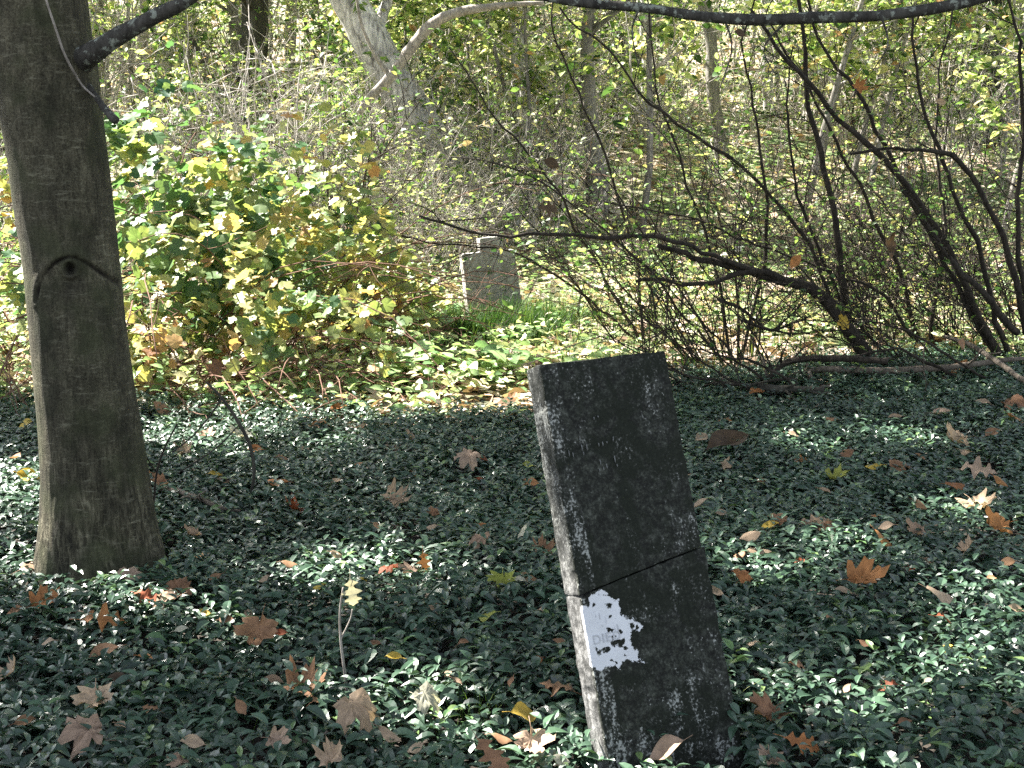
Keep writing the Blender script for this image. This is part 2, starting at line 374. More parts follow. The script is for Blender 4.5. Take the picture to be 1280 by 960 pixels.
# ------------------------------------------------------------------ ground
xs = np.concatenate([np.arange(-60, -8, 2.0), np.arange(-8, 8, .12), np.arange(8, 62, 2.0)])
ys = np.concatenate([np.arange(-12, 1, 1.0), np.arange(1, 16, .12), np.arange(16, 40, .8), np.arange(40, 150, 4.0)])
X, Y = np.meshgrid(xs, ys); nx, ny = len(xs), len(ys)
i, j = np.meshgrid(np.arange(nx - 1), np.arange(ny - 1)); a = (j * nx + i).ravel()
gm = MB(); gm.add(np.stack([X, Y, ground(X, Y)], -1).reshape(-1, 3), np.stack([a, a + 1, a + nx + 1, a + nx], -1))
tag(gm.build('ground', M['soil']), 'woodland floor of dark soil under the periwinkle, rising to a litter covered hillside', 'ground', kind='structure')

# ------------------------------------------------------------------ leaning headstone
W_, H_, T_, YAW, ROLL, TILT = .39, 1.0435, .09, .4253, .0364, -.3297
SO = np.array([.2468, 3.0638, 0.0])
def rotm(yaw, roll, tilt):
    cr, sr = math.cos(roll), math.sin(roll); ct, st = math.cos(tilt), math.sin(tilt); c_, s_ = math.cos(yaw), math.sin(yaw)
    return np.array([[c_, -s_, 0], [s_, c_, 0], [0, 0, 1]]) @ np.array([[1, 0, 0], [0, ct, -st], [0, st, ct]]) @ np.array([[cr, 0, -sr], [0, 1, 0], [sr, 0, cr]])
SR = rotm(YAW, ROLL, TILT)
def face_xy(px, py):
    """photograph pixel -> (x, z) on the front face of the leaning stone"""
    d = SR.T @ ray(px, py); o = SR.T @ (np.array([0, 0, CAMZ]) - SO); t = -o[1] / d[1]; p = o + d * t
    return p[0], p[2]
def box_grid(c, T, res, r=.006, nz=1.0, seed=3):
    """block whose face is the quad c = (bl, br, tr, tl) in x,z and whose thickness is T; rounded, chipped edges"""
    bl, br, tr, tl = [np.array(p, float) for p in c]
    w = np.linalg.norm(br - bl); h = np.linalg.norm(tl - bl); nu, nv, nw = [max(2, int(s / res)) for s in (w, h, T)]
    V = []; Q = []; n = 0
    def add(fn, na, nb, flip):
        nonlocal n
        A, B = np.meshgrid(np.linspace(0, 1, na + 1), np.linspace(0, 1, nb + 1), indexing='ij')
        V.append(fn(A.ravel(), B.ravel())); ii, jj = np.meshgrid(np.arange(na), np.arange(nb), indexing='ij'); a = (ii * (nb + 1) + jj).ravel() + n
        q = np.stack([a, a + nb + 1, a + nb + 2, a + 1], -1); Q.append(q[:, ::-1] if flip else q); n += (na + 1) * (nb + 1)
    one = np.ones_like
    add(lambda A, B: np.stack([A, B, 0 * A], -1), nu, nv, False); add(lambda A, B: np.stack([A, B, one(A)], -1), nu, nv, True)
    add(lambda A, B: np.stack([0 * A, A, B], -1), nv, nw, False); add(lambda A, B: np.stack([one(A), A, B], -1), nv, nw, True)
    add(lambda A, B: np.stack([A, 0 * A, B], -1), nu, nw, True); add(lambda A, B: np.stack([A, one(A), B], -1), nu, nw, False)
    U = np.concatenate(V); sz = np.array([w, h, T]); P = U * sz
    rr = r * (1 + .8 * np.clip(noise(P, 35, seed), -1, 1))[:, None]
    cc = np.clip(P, rr, sz - rr); dd = P - cc; L = np.linalg.norm(dd, axis=1)[:, None]
    P = np.where(L > 1e-9, cc + dd / (L + 1e-12) * np.minimum(L, rr) , P)
    chip = np.clip(noise(P, 22, seed + 1) - .45, 0, 1)[:, None] * .012 * nz; ed = (L > .7 * rr) & (L > 1e-6)
    P = np.where(ed, P + (sz / 2 - P) / (np.linalg.norm(sz / 2 - P, axis=1)[:, None]) * chip, P)
    U2 = P / sz; u, v_, ww = U2[:, 0:1], U2[:, 1:2], U2[:, 2]
    xz = (1 - v_) * ((1 - u) * bl + u * br) + v_ * ((1 - u) * tl + u * tr)
    out = np.stack([xz[:, 0], ww * T, xz[:, 1]], -1)
    out += .0012 * nz * np.stack([noise(out, 40, 11), noise(out, 40, 12), noise(out, 40, 13)], -1)
    return out, np.concatenate(Q)
def poly_sd(P, poly):
    """signed distance (positive inside)"""
    P = np.asarray(P); poly = np.asarray(poly); d = np.full(len(P), 1e9); ins = np.zeros(len(P), bool)
    for k in range(len(poly)):
        a, b = poly[k], poly[(k + 1) % len(poly)]; e = b - a; w = P - a
        t = np.clip((w @ e) / (e @ e), 0, 1)[:, None]; d = np.minimum(d, np.linalg.norm(w - e * t, axis=1))
        c1 = (a[1] > P[:, 1]) != (b[1] > P[:, 1]); xx = (b[0] - a[0]) * (P[:, 1] - a[1]) / (b[1] - a[1] + 1e-12) + a[0]
        ins ^= c1 & (P[:, 0] < xx)
    return np.where(ins, d, -d)
stone = empty('headstone', SO, 'leaning grey marble headstone with black lichen, a diagonal crack and a clean white patch', 'headstone')
stone.rotation_euler = Matrix(SR.tolist()).to_euler()
z0 = face_xy(722, 745)[1]; z1 = face_xy(873, 684)[1]
PATCH = [face_xy(*p) for p in [(722, 757), (726, 751), (731, 749), (752, 737), (757, 740), (761, 745), (766, 749), (772, 749), (775, 760), (777, 768), (783, 772), (792, 773), (801, 780), (806, 785), (797, 789), (789, 790), (787, 800), (789, 808), (796, 813), (798, 821), (804, 828), (795, 829), (784, 824), (778, 827), (774, 836), (768, 833), (760, 832), (752, 838), (745, 837), (740, 833), (736, 820), (732, 805), (728, 785)]]
BLOBS = [(765, 797.5, 2), (769.5, 797, 1.6), (767, 804, 3.6), (771, 803, 3), (760, 787, 2), (765, 788, 1.6), (748, 816, 3), (745, 811, 1.2), (755, 811, 2.6), (727, 753, 4.5), (732, 753, 3.5), (742, 756, 1.5), (761, 757, 2.6), (763, 771, 1.4), (749, 771, 1.2), (790, 783, 2.6), (796, 784, 2), (775, 789, 1.8), (781, 810, 2), (785, 810, 1.4), (780, 820, 2), (764, 826, 1.8), (771, 827, 2), (774, 803, 2), (779, 802, 2), (775, 807, 1.6), (760, 812, 1.4), (754, 743, 1)]
def stone_attrs(V):
    xz = V[:, [0, 2]]; clean = poly_sd(xz, PATCH)
    for (px, py, r_) in BLOBS:
        c = np.array(face_xy(px, py)); clean = np.minimum(clean, np.linalg.norm(xz - c, axis=1) - r_ / 480 * 1.1)
    clean = np.where(V[:, 1] < .012, clean, -1); clean = np.clip(clean, -.05, .012)
    side = np.clip((V[:, 1] - .004) / .008, 0, 1) * (V[:, 0] < .05)
    # the clean patch wraps round the arris; the margin near the narrow face is paler
    pale_ = np.clip(.6 * noise(V, 9, 5) + (V[:, 0] < .05) * .9 + np.exp(-((V[:, 0] - .33) / .06) ** 2) * .6 + (V[:, 2] < z0) * .12, 0, 1.4)
    return {'clean': clean, 'side': side, 'pale': pale_}
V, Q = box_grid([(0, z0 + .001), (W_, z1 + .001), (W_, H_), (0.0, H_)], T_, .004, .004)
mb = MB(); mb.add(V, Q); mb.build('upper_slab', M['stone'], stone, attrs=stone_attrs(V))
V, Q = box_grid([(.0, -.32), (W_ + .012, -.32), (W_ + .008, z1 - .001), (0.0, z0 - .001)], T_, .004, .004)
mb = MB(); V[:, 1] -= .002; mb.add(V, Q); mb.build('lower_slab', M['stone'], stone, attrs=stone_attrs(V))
# the fragments of the inscription that survive
def add_text(txt, px, py, size, name, mat, ox=0):
    cu = bpy.data.curves.new(name, 'FONT'); cu.body = txt; cu.size = size; cu.extrude = .0006; cu.space_character = 1.15
    tmp = bpy.data.objects.new(name, cu); C.objects.link(tmp); bpy.context.view_layer.update()
    me = bpy.data.meshes.new_from_object(tmp.evaluated_get(bpy.context.evaluated_depsgraph_get())); C.objects.unlink(tmp); bpy.data.objects.remove(tmp)
    me.materials.clear(); me.materials.append(mat)
    o = bpy.data.objects.new(name, me); C.objects.link(o); o.parent = stone
    x, z = face_xy(px, py); o.location = (x, -.0033, z); o.rotation_euler = (math.pi / 2, 0, 0); return o
add_text('DIED', 741, 806, .034, 'inscription', M['carve_shadow'])
mb = MB()
def stroke(px, py, hpx, wpx=1.6, slant=0.0):
    x, z = face_xy(px, py); h = hpx / 480; w = wpx / 480
    P = smooth_line([(x + slant, -.002, z + h / 2), (x, -.0028, z), (x - slant, -.002, z - h / 2)], 5); tube(mb, P, [w * .25, w * .5, w * .55, w * .45, w * .2], 6)
for p in [(727, 560, 9), (733, 559, 9), (729, 567, 5), (748, 556, 5), (753, 555, 6), (758, 553, 3), (766, 549, 7, 1.5, .002), (750, 578, 8), (758, 583, 7), (768, 574, 10), (771, 582, 4), (749, 588, 4), (754, 586, 5), (742, 523, 4), (747, 521, 3), (711, 567, 8, 1.2), (716, 569, 7, 1.2)]: stroke(*p)
mb.build('inscription', M['carve_pale'], stone)
mb = MB()
for p in [(749, 771, 9, 1.0), (757, 776, 8, .8), (744, 770, 4, .9), (752, 782, 4, .8), (772, 785, 11, 1.0), (768, 786, 6, .8), (748, 743, 3, .8)]: stroke(*p)
mb.build('inscription', M['carve_shadow'], stone)

# ------------------------------------------------------------------ small headstone in the sunlit clearing
p0 = on_ground(600, 408); DS = p0[1]
k = DS / F * 1.03
st2 = empty('headstone', (p0[0] - .10, p0[1], p0[2]), 'small tan headstone with a stepped top, standing in grass in the sunlit clearing', 'headstone')
st2.rotation_euler = Matrix(rotm(.30, .10, -.05).tolist()).to_euler()
w2, h2 = .58, .76
mb = MB(); V, Q = box_grid([(0, -.3), (w2, -.3), (w2 - .03, h2 - .06), (.0, h2 - .04)], .12, .03, .012); mb.add(V, Q); mb.build('slab', M['tan_stone'], st2)
mb = MB(); V, Q = box_grid([(.18, h2 - .12), (w2 - .13, h2 - .12), (w2 - .15, h2 + .09), (.2, h2 + .09)], .114, .03, .02); V[:, 1] += .003; mb.add(V, Q); mb.build('crest', M['tan_stone'], st2)

# ------------------------------------------------------------------ big grey tree
TY = 4.9
prof = [(735, 130, 158), (712, 128, 144), (680, 126, 137), (650, 123, 132), (600, 119, 124), (550, 114, 119), (480, 106, 113), (400, 97, 109), (340, 91, 108), (300, 86, 109), (250, 79, 111), (200, 73, 111), (130, 62, 113), (80, 54, 118), (40, 48, 114), (0, 44, 112), (-120, 30, 104), (-400, 0, 92), (-800, -50, 74), (-1250, -80, 40)]
cl_ = np.array([at(c, y, TY) for y, c, w in prof]); rd_ = np.array([w / 2 / F * np.linalg.norm(at(c, y, TY) - np.array([0, 0, CAMZ])) for y, c, w in prof])
def trunk_at(z): return np.array([np.interp(z, cl_[:, 2], cl_[:, 0]), np.interp(z, cl_[:, 2], rd_)])
base = np.array([cl_[1, 0], TY, ground(cl_[1, 0], TY)])
big = empty('tree', base, 'big smooth grey barked tree with an arched branch scar, rooted in the periwinkle', 'tree')
zz = np.concatenate([np.arange(cl_[0, 2] - .12, 2.4, .005), np.arange(2.4, cl_[-1, 2], .06)]); ns = 200
th = np.arange(ns) / ns * 2 * math.pi
Z, TH = np.meshgrid(zz, th, indexing='ij'); cx = np.interp(Z, cl_[:, 2], cl_[:, 0]); rr = np.interp(Z, cl_[:, 2], rd_)
flare = np.clip((.15 - Z) / .3, 0, 1); rr = rr * (1 + flare * (.06 + .10 * np.cos(5 * TH + .6)))
rr = rr * (1 + .02 * noise(np.stack([np.cos(TH), np.sin(TH), Z * 1.2], -1), 2.2, 4))
rid = noise(np.stack([np.cos(TH) * rr * 60, np.sin(TH) * rr * 60, Z * 9], -1), 1, 8); rr = rr + .0022 * rid * np.clip(1.3 - Z, .25, 1)
px_ = cx + rr * np.cos(TH); py_ = TY + rr * np.sin(TH)
# the scar where a fork of limbs once left the trunk: an inverted V groove with a knot under it
sc = np.array([at(x, y, TY - .17)[[0, 2]] for x, y in [(43, 378), (47, 358), (57, 341), (70, 328), (88, 321), (105, 329), (120, 343), (132, 358), (138, 372)]])
sc = smooth_line(np.c_[sc, np.zeros(len(sc))], 60)[:, :2]
frontm = py_ < TY
dist = np.full(px_.shape, 9.0)
for q in range(len(sc) - 1):
    a_, b_ = sc[q], sc[q + 1]; e = b_ - a_; wx, wz = px_ - a_[0], Z - a_[1]; t = np.clip((wx * e[0] + wz * e[1]) / (e @ e), 0, 1)
    dist = np.minimum(dist, np.hypot(wx - e[0] * t, wz - e[1] * t))
kx, kz = at(87, 336, TY - .17)[[0, 2]]; kd = np.hypot(px_ - kx, (Z - kz) * .8)
below = Z < np.interp(px_, sc[:, 0], sc[:, 1], left=-9, right=-9)
wv = np.clip(.75 + .6 * noise(np.stack([px_, py_, Z], -1), 22, 14), .15, 1.3) * np.clip((Z - sc[:, 1].min() + .02) / .06, 0, 1)
disp = np.where(frontm, -.010 * wv * np.exp(-(dist / .006) ** 2) + np.where(~below, .004 * np.exp(-((dist - .014) / .014) ** 2), .0), 0)
disp += np.where(frontm & below, -.010 * np.exp(-(kd / .09) ** 2), 0) + np.where(frontm, .018 * np.exp(-((kd - .024) / .009) ** 2) - .03 * np.exp(-(kd / .015) ** 2), 0)
scar = np.where(frontm, np.clip(1.0 * wv * np.exp(-(dist / (.0035 + .003 * wv)) ** 2) + np.exp(-(kd / .016) ** 2) + .45 * np.exp(-(np.hypot((px_ - kx) / .035, (Z - kz + .07) / .05)) ** 2), 0, 1), 0)
rr = rr + disp; P = np.stack([cx + rr * np.cos(TH), TY + rr * np.sin(TH), Z], -1).reshape(-1, 3)
i, j = np.meshgrid(np.arange(len(zz) - 1), np.arange(ns), indexing='ij'); q = np.stack([i * ns + j, i * ns + (j + 1) % ns, (i + 1) * ns + (j + 1) % ns, (i + 1) * ns + j], -1).reshape(-1, 4)
mb = MB(); mb.add(P, q); mb.build('trunk', M['bark_big'], big, origin=base, attrs={'scar': scar.ravel()})
def px_tube(mb, pts, sides=8, n=24, rnd=.5, wob=0.0, seed=0):
    """pts: (px, py, distance, width px)"""
    P = smooth_line([at(a, b, c) for a, b, c, w in pts], n); W = np.interp(np.linspace(0, len(pts) - 1, n), range(len(pts)), [w / 2 / F * c for a, b, c, w in pts])
    if wob: P = P + wob * np.stack([noise(P, 3, seed), noise(P, 3, seed + 1), noise(P, 3, seed + 2)], -1); W = W * (1 + .12 * noise(P, 14, seed))
    tube(mb, P, W, sides, rnd)
mb = MB(); px_tube(mb, [(88, 84, 4.9, 48), (98, 78, 4.86, 36), (110, 70, 4.80, 27), (125, 60, 4.76, 23), (150, 42, 4.74, 21), (190, 20, 4.7, 19), (240, -2, 4.66, 16), (320, -60, 4.6, 13), (420, -160, 4.5, 8)], 14, 60, wob=.01, seed=2); mb.build('limb', M['limb'], big, origin=base)
mb = MB(); px_tube(mb, [(100, 92, 4.9, 9), (118, 118, 4.8, 7), (130, 136, 4.75, 8), (144, 152, 4.7, 10)], 8, 14, wob=.006, seed=4); mb.build('branch_stub', M['limb'], big, origin=base)
mb = MB(); px_tube(mb, [(52, -20, 4.65, 3), (62, 12, 4.66, 3), (72, 42, 4.68, 3), (80, 66, 4.7, 3), (92, 90, 4.74, 3), (103, 108, 4.78, 2.5), (118, 122, 4.75, 2)], 5, 20, wob=.004, seed=6); mb.build('vine', M['deadwood'], big, origin=base)

# ------------------------------------------------------------------ unseen trees and crowns, shaped to shade the foreground
BEAMS = []   # (target point, radius): gaps cut in the crowns so that sun flecks land there
def fleck(px, py, r, lift=.06): BEAMS.append((on_ground(px, py, .08), r))
for f in [(135, 715, .07), (165, 712, .09), (200, 722, .09), (238, 758, .08), (262, 772, .05), (190, 760, .04), (300, 732, .05), (395, 728, .06), (440, 705, .07), (505, 708, .07), (20, 640, .10), (45, 605, .16), (15, 590, .1), (225, 545, .18), (260, 560, .15), (190, 548, .12), (300, 535, .15), (540, 880, .045), (548, 868, .025), (1005, 893, .06), (1040, 885, .07), (1075, 893, .03), (1245, 850, .16), (1190, 930, .12), (1275, 800, .12), (1270, 930, .14), (1110, 960, .1), (980, 925, .05), (1015, 560, .08), (1130, 545, .1), (960, 715, .06), (1060, 690, .05), (1200, 640, .07), (420, 560, .06), (1230, 740, .07), (660, 945, .04), (470, 890, .04)]: fleck(*f)
for z in np.arange(.02, .56, .035): BEAMS.append((SO + SR @ np.array([0, .06, z]), .05 - .02 * (z > .4)))
for y in np.arange(615, 700, 14): BEAMS.append((at(62 - (y > 690) * 3, y, TY - .06), .11))
BEAMS.append((at(30, 210, TY), .04)); BEAMS.append((at(56, 345, TY - .1), .03)); BEAMS.append((at(26, 250, TY), .03))
BT = np.array([b[0] for b in BEAMS]); BR = np.array([b[1] for b in BEAMS])
nC = 150000
gx = rng.uniform(-5.5, 8.5, nC); gy = rng.uniform(.2, 10.6, nC)
edge = np.where(gx < .9, 7.85, 9.4) + .45 * n2(gx, gy, .9, 31)
keep = gy < edge
dn = n2(gx, gy, 1.4, 33) * .5 + n2(gx, gy, 3.5, 34) * .5
keep &= rng.random(nC) < np.clip(.86 - .55 * dn, .3, 1)
keep &= ~((gx > 2.0) & (gy > 8.2) & (rng.random(nC) < .5))
gx, gy = gx[keep], gy[keep]; hh = np.where(rng.random(len(gx)) < .12, rng.uniform(5, 8, len(gx)), rng.uniform(8.5, 14.5, len(gx))) + .5 * n2(gx, gy, .6, 35)
CP = np.stack([gx, gy, np.zeros(len(gx))], -1) + S[None] * (hh / S[2])[:, None]  # each leaf is set sunward of the ground it has to shade
w = CP[None] - BT[:, None]; along = w @ S; perp = np.linalg.norm(w - along[..., None] * S, axis=-1)
CP = CP[~(perp < (BR[:, None] * 1.0 + .13)).any(0)]
kind_trees = [
    (None, (-1.6, 4.9)),
    ('tall unseen tree, shaped for shade, beyond the left edge, nearest of its row to the big tree', (-6.0, 6.6)),
    ('tall unseen tree, shaped for shade, off to the left, second of its row from the big tree', (-10.5, 9.0)),
    ('tall unseen tree, shaped for shade, off to the left, behind the bramble mound', (-9.0, 15.0)),
    ('tall unseen tree, shaped for shade, farthest off to the left of all', (-14.5, 13.5)),
]
home = np.argmin(np.stack([np.hypot(CP[:, 0] - t[1][0], CP[:, 1] - t[1][1]) for t in kind_trees]), 0)
for q, (lab, (tx, ty)) in enumerate(kind_trees):
    L = CP[home == q]
    if lab is None: root, org, topz = big, base, 4.3
    else:
        org = np.array([tx, ty, ground(tx, ty)]); root = empty('tree', org, lab, 'tree', 'unseen trees shaped for shade')
        tm = MB(); tube(tm, smooth_line([org + [0, 0, -.3], org + [.05, 0, 2], org + [-.1, .1, 6.6], org + [0, .2, 12.5]], 24), np.linspace(.27, .09, 24), 14); tm.build('trunk', M['bark_grey'], root, origin=org)
    bm_ = MB(); start = np.array([tx, ty, 8.0]) if lab else np.array([np.interp(4.0, cl_[:, 2], cl_[:, 0]), TY, 4.0])
    pick = L[rng.choice(len(L), 60, replace=False)]
    cand = []
    for e in pick:
        LL = smooth_line([start, (start + e) / 2 + [0, 0, .5], e], 14); ww = LL[None] - BT[:, None]; aa = ww @ S
        cand.append(((np.linalg.norm(ww - aa[..., None] * S, axis=-1) - BR[:, None]).min(), LL))
    for _, LL in sorted(cand, key=lambda c: -c[0])[:16]: tube(bm_, LL, np.linspace(.05, .008, 14), 5)
    bm_.build('limbs', M['bark_grey'], root, origin=org)
    cm_ = MB(); k_ = len(L); cm_.tile(RHOMB[0], RHOMB[1], rot_mats(rng.normal(0, .7, (k_, 3)) + [0, 0, 1], rng.uniform(0, 6.28, k_), rng.uniform(.10, .17, k_)), L, rng.random(k_))
    cm_.build('crown', M['canopy'], root, origin=org)
# the tree off to the right whose mossy limb dips across the top of the view
org = np.array([3.3, 5.3, ground(3.3, 5.3)])
rt = empty('tree', org, 'tree beyond the right edge whose lichen spotted limb hangs across the top', 'tree')
tm = MB(); tube(tm, smooth_line([org + [0, 0, -.3], org + [0, 0, 1.5], org + [.1, .1, 4], org + [.3, .2, 7]], 24), np.linspace(.19, .07, 24), 14); tm.build('trunk', M['bark_grey'], rt, origin=org)
mb = MB(); px_tube(mb, [(1640, -260, 5.25, 34), (1450, -110, 5.1, 24), (1330, -40, 5.0, 19), (1215, 0, 5.0, 15), (1130, 14, 4.95, 14), (1040, 21, 4.9, 14), (960, 27, 4.9, 14), (880, 20, 4.9, 13), (800, 8, 4.9, 11.5), (700, 0, 4.9, 9), (600, -18, 4.85, 7), (480, -60, 4.8, 4)], 12, 110, wob=.012, seed=9)
for a in [(985, 25, 955, 60, 970, 95), (905, 22, 915, 60, 900, 110), (1100, 16, 1110, 55, 1090, 90), (800, 8, 790, 40, 800, 90)]: px_tube(mb, [(a[0], a[1], 4.9, 3), (a[2], a[3], 4.9, 2), (a[4], a[5], 4.9, 1.2)], 4, 8)
mb.build('limb', M['limb'], rt, origin=org)
k_ = 5000; L = np.stack([rng.normal(4.2, 1.3, k_), rng.normal(5.3, 1.3, k_), rng.uniform(4, 7.5, k_)], -1)
w = L[None] - BT[:, None]; along = w @ S; perp = np.linalg.norm(w - along[..., None] * S, axis=-1); L = L[~(perp < (BR[:, None] * 1.0 + .13)).any(0)]; k_ = len(L)
cm_ = MB(); cm_.tile(RHOMB[0], RHOMB[1], rot_mats(rng.normal(0, .7, (k_, 3)) + [0, 0, 1], rng.uniform(0, 6.28, k_), rng.uniform(.10, .17, k_)), L, rng.random(k_)); cm_.build('crown', M['canopy'], rt, origin=org)

# ------------------------------------------------------------------ periwinkle carpet
def edge_y(x):
    e = np.interp(x, [-4, -2.3, -1.2, -.2, .4, .9, 1.6, 3, 5], [8.7, 8.5, 8.3, 8.0, 8.1, 9.0, 9.8, 10.2, 10.5]); return e
def sprig(r, n_pairs, hi=False):
    """one periwinkle shoot: opposite pairs of leaves up a short leaning stem"""
    tv, tf = VINCA_HI if hi else VINCA_LO
    Ms, Ts = [], []; az = r.uniform(0, 6.28); lean = r.uniform(.2, .9); h = r.uniform(.07, .13)
    for k in range(n_pairs):
        f = (k + 1) / n_pairs; c = np.array([lean * h * f * f, 0, h * f])
        size = (.030 + .018 * (1 - abs(f - .6))) * r.uniform(.85, 1.2) * (.75 if k == n_pairs - 1 else 1)
        for s in (0, math.pi):
            a = az + k * 1.57 + s + r.normal(0, .25); el = r.uniform(-.25, .35) + .45 * (f > .9)
            x = np.array([math.cos(a) * math.cos(el), math.sin(a) * math.cos(el), math.sin(el)])
            Ms.append(frames_from_dir(x[None], .25, [size * 1.15], r)[0]); Ts.append(c + x * .006)
    return tv, tf, np.array(Ms), np.array(Ts)
def bake(tv, tf, Ms, Ts):
    k = len(Ts); n = len(tv); V = (np.einsum('kij,nj->kni', Ms, tv) + Ts[:, None]).reshape(-1, 3)
    F_ = [(np.asarray(f)[None] + (np.arange(k) * n)[:, None, None]).reshape(-1, np.asarray(f).shape[1]) for f in tf]
    return V, F_, k, n
rv = np.random.default_rng(21); NV = 34000
vx = rv.uniform(-4.6, 5.2, NV); vy = 2.3 + 8.6 * rv.random(NV)
keep = (np.abs(vx) < .43 * vy + .35) & (vy < edge_y(vx) + .35 * n2(vx, vy, 1.3, 40))
bare = n2(vx, vy, 2.1, 41) * .6 + n2(vx, vy, 5, 42) * .4
keep &= rv.random(NV) < np.clip(1.15 + .9 * bare, .35, 1)
keep &= np.hypot(vx + 1.585, vy - TY) > .235
loc = (np.stack([vx, vy, np.full(NV, -.05)], -1) - SO) @ SR
keep &= ~((loc[:, 0] > -.02) & (loc[:, 0] < W_ + .03) & (loc[:, 1] > -.035) & (loc[:, 1] < T_ + .03))
# fewer shoots right in front of the stone's foot, where it stands clear
vx, vy = vx[keep], vy[keep]; NV = len(vx)
hgt = .045 * n2(vx, vy, 1.6, 43) + .03 * n2(vx, vy, 4.5, 44)
PVAR = 14
vm = MB(); which = rv.integers(0, PVAR, NV)
for near in (True, False):
    for p in range(PVAR):
        V, F_, k, n = bake(*sprig(np.random.default_rng(100 + p), 3 + p % 3, near))
        s = (which == p) & ((vy < 4.6) == near); kk = s.sum()
        if not kk: continue
        a = rv.uniform(0, 6.28, kk); sc_ = rv.uniform(.8, 1.25, kk); c_, s_ = np.cos(a), np.sin(a); z_ = 0 * a
        tl = rv.normal(0, .22, (kk, 2))
        Mx = np.stack([np.stack([c_, -s_, tl[:, 0]], -1), np.stack([s_, c_, tl[:, 1]], -1), np.stack([z_, z_, z_ + 1], -1)], 1) * sc_[:, None, None]
        T = np.stack([vx[s], vy[s], ground(vx[s], vy[s]) + hgt[s] * .8 + .02], -1)
        r0 = np.clip(rv.normal(.42, .2, kk) + .1 * n2(vx[s], vy[s], 2, 50), 0, .9); r0 = np.where(rv.random(kk) < .03, rv.uniform(.88, 1, kk), r0)
        V3 = (np.einsum('kij,nj->kni', Mx, V) + T[:, None]).reshape(-1, 3)
        off = (np.arange(kk) * len(V))[:, None, None]
        lr = np.repeat(np.random.default_rng(p).normal(0, .09, k), n)
        vm.add(V3, [(f[None] + off).reshape(-1, f.shape[1]) for f in F_], np.clip((r0[:, None] + lr[None]).ravel(), 0, 1))
tag(vm.build('periwinkle', M['vinca'], smooth=False), 'dark glossy periwinkle carpet covering the ground around the leaning headstone', 'ground cover', kind='stuff')

# ------------------------------------------------------------------ shrubs
def grow(r, base_, d, L, rad, bend, nseg=8, wander=.12):
    P = [np.array(base_, float)]; d = np.array(d, float); d /= np.linalg.norm(d)
    for k in range(nseg):
        d = d + np.array(bend) / nseg + r.normal(0, wander, 3) * .7; d /= np.linalg.norm(d); P.append(P[-1] + d * L / nseg)
    return np.array(P)
def branchy(r, stems, sm, leaf_pts, n_side=7, side_L=.6, n_twig=4, twig_L=.28, rad=.012, sides=5, leaf_n=3, twig_r=.0022, up=.4):
    """adds side branches and twigs to stems; leaf_pts collects (point, direction)"""
    for P in stems:
        L = np.linalg.norm(P[-1] - P[0])
        for s in range(n_side):
            f = r.uniform(.25, .98); i = min(int(f * (len(P) - 1)), len(P) - 2); q = P[i] + (P[i + 1] - P[i]) * r.random()
            t = P[i + 1] - P[i]; t /= np.linalg.norm(t) + 1e-9
            d = t * .6 + r.normal(0, .6, 3) + [0, 0, up * .5]
            B = grow(r, q, d, side_L * r.uniform(.5, 1.3), 0, (0, 0, r.uniform(-.5, .5)), 6, .18)
            tube(sm, B, np.linspace(rad * .38, twig_r * .9, len(B)), 4, r.random())
            for _ in range(n_twig):
                i = r.integers(1, len(B) - 1); t2 = B[i + 1] - B[i]; t2 /= np.linalg.norm(t2) + 1e-9
                d = t2 * .7 + r.normal(0, .55, 3)
                Tw = grow(r, B[i], d, twig_L * r.uniform(.4, 1.4), 0, (0, 0, r.uniform(-.3, .6)), 4, .15)
                tube(sm, Tw, np.linspace(twig_r, twig_r * .5, len(Tw)), 3, r.random())
                for _l in range(r.poisson(leaf_n)):
                    j = r.integers(0, len(Tw) - 1); leaf_pts.append((Tw[j] + (Tw[j + 1] - Tw[j]) * r.random(), r.normal(0, 1, 3) * [1, 1, .4] + t2 * .4))
def leaves_on(lp, r, size, tmpl=OVAL, jit=.5, lo=0., hi=1.):
    mb = MB()
    if len(lp) == 0: return mb
    P = np.array([a for a, b in lp]); D = np.array([b for a, b in lp]); k = len(P)
    mb.tile(tmpl[0], tmpl[1], frames_from_dir(D, jit, size * r.uniform(.6, 1.3, k), r), P, r.uniform(lo, hi, k)); return mb
def shrub_proto(seed, H, n_stem, spread, bark, leafm, lsize=.05, leaf_n=2.5, lean=(0, 0), n_side=8, n_twig=4, rad=.012, droop=.5, tmpl=OVAL, wander=.12):
    r = np.random.default_rng(seed); sm = MB(); lp = []; stems = []
    for k in range(n_stem):
        a = r.uniform(0, 6.28); sp = spread * r.uniform(.2, 1.2)
        P = grow(r, (math.cos(a) * .12, math.sin(a) * .12, -.1), (math.cos(a) * sp + lean[0], math.sin(a) * sp + lean[1], 1), H * r.uniform(.6, 1.15), 0, (math.cos(a) * .5 * sp + lean[0] * .6, math.sin(a) * .4 * sp + lean[1] * .6, -droop * r.random()), 9, wander)
        stems.append(P); w = rad * r.uniform(.5, 1.3); tube(sm, P, np.linspace(w, w * .3, len(P)), 6, r.random())
    branchy(r, stems, sm, lp, n_side, H * .27, n_twig, H * .13, rad, leaf_n=leaf_n)
    return sm, leaves_on(lp, r, lsize, tmpl)
GALL = {}
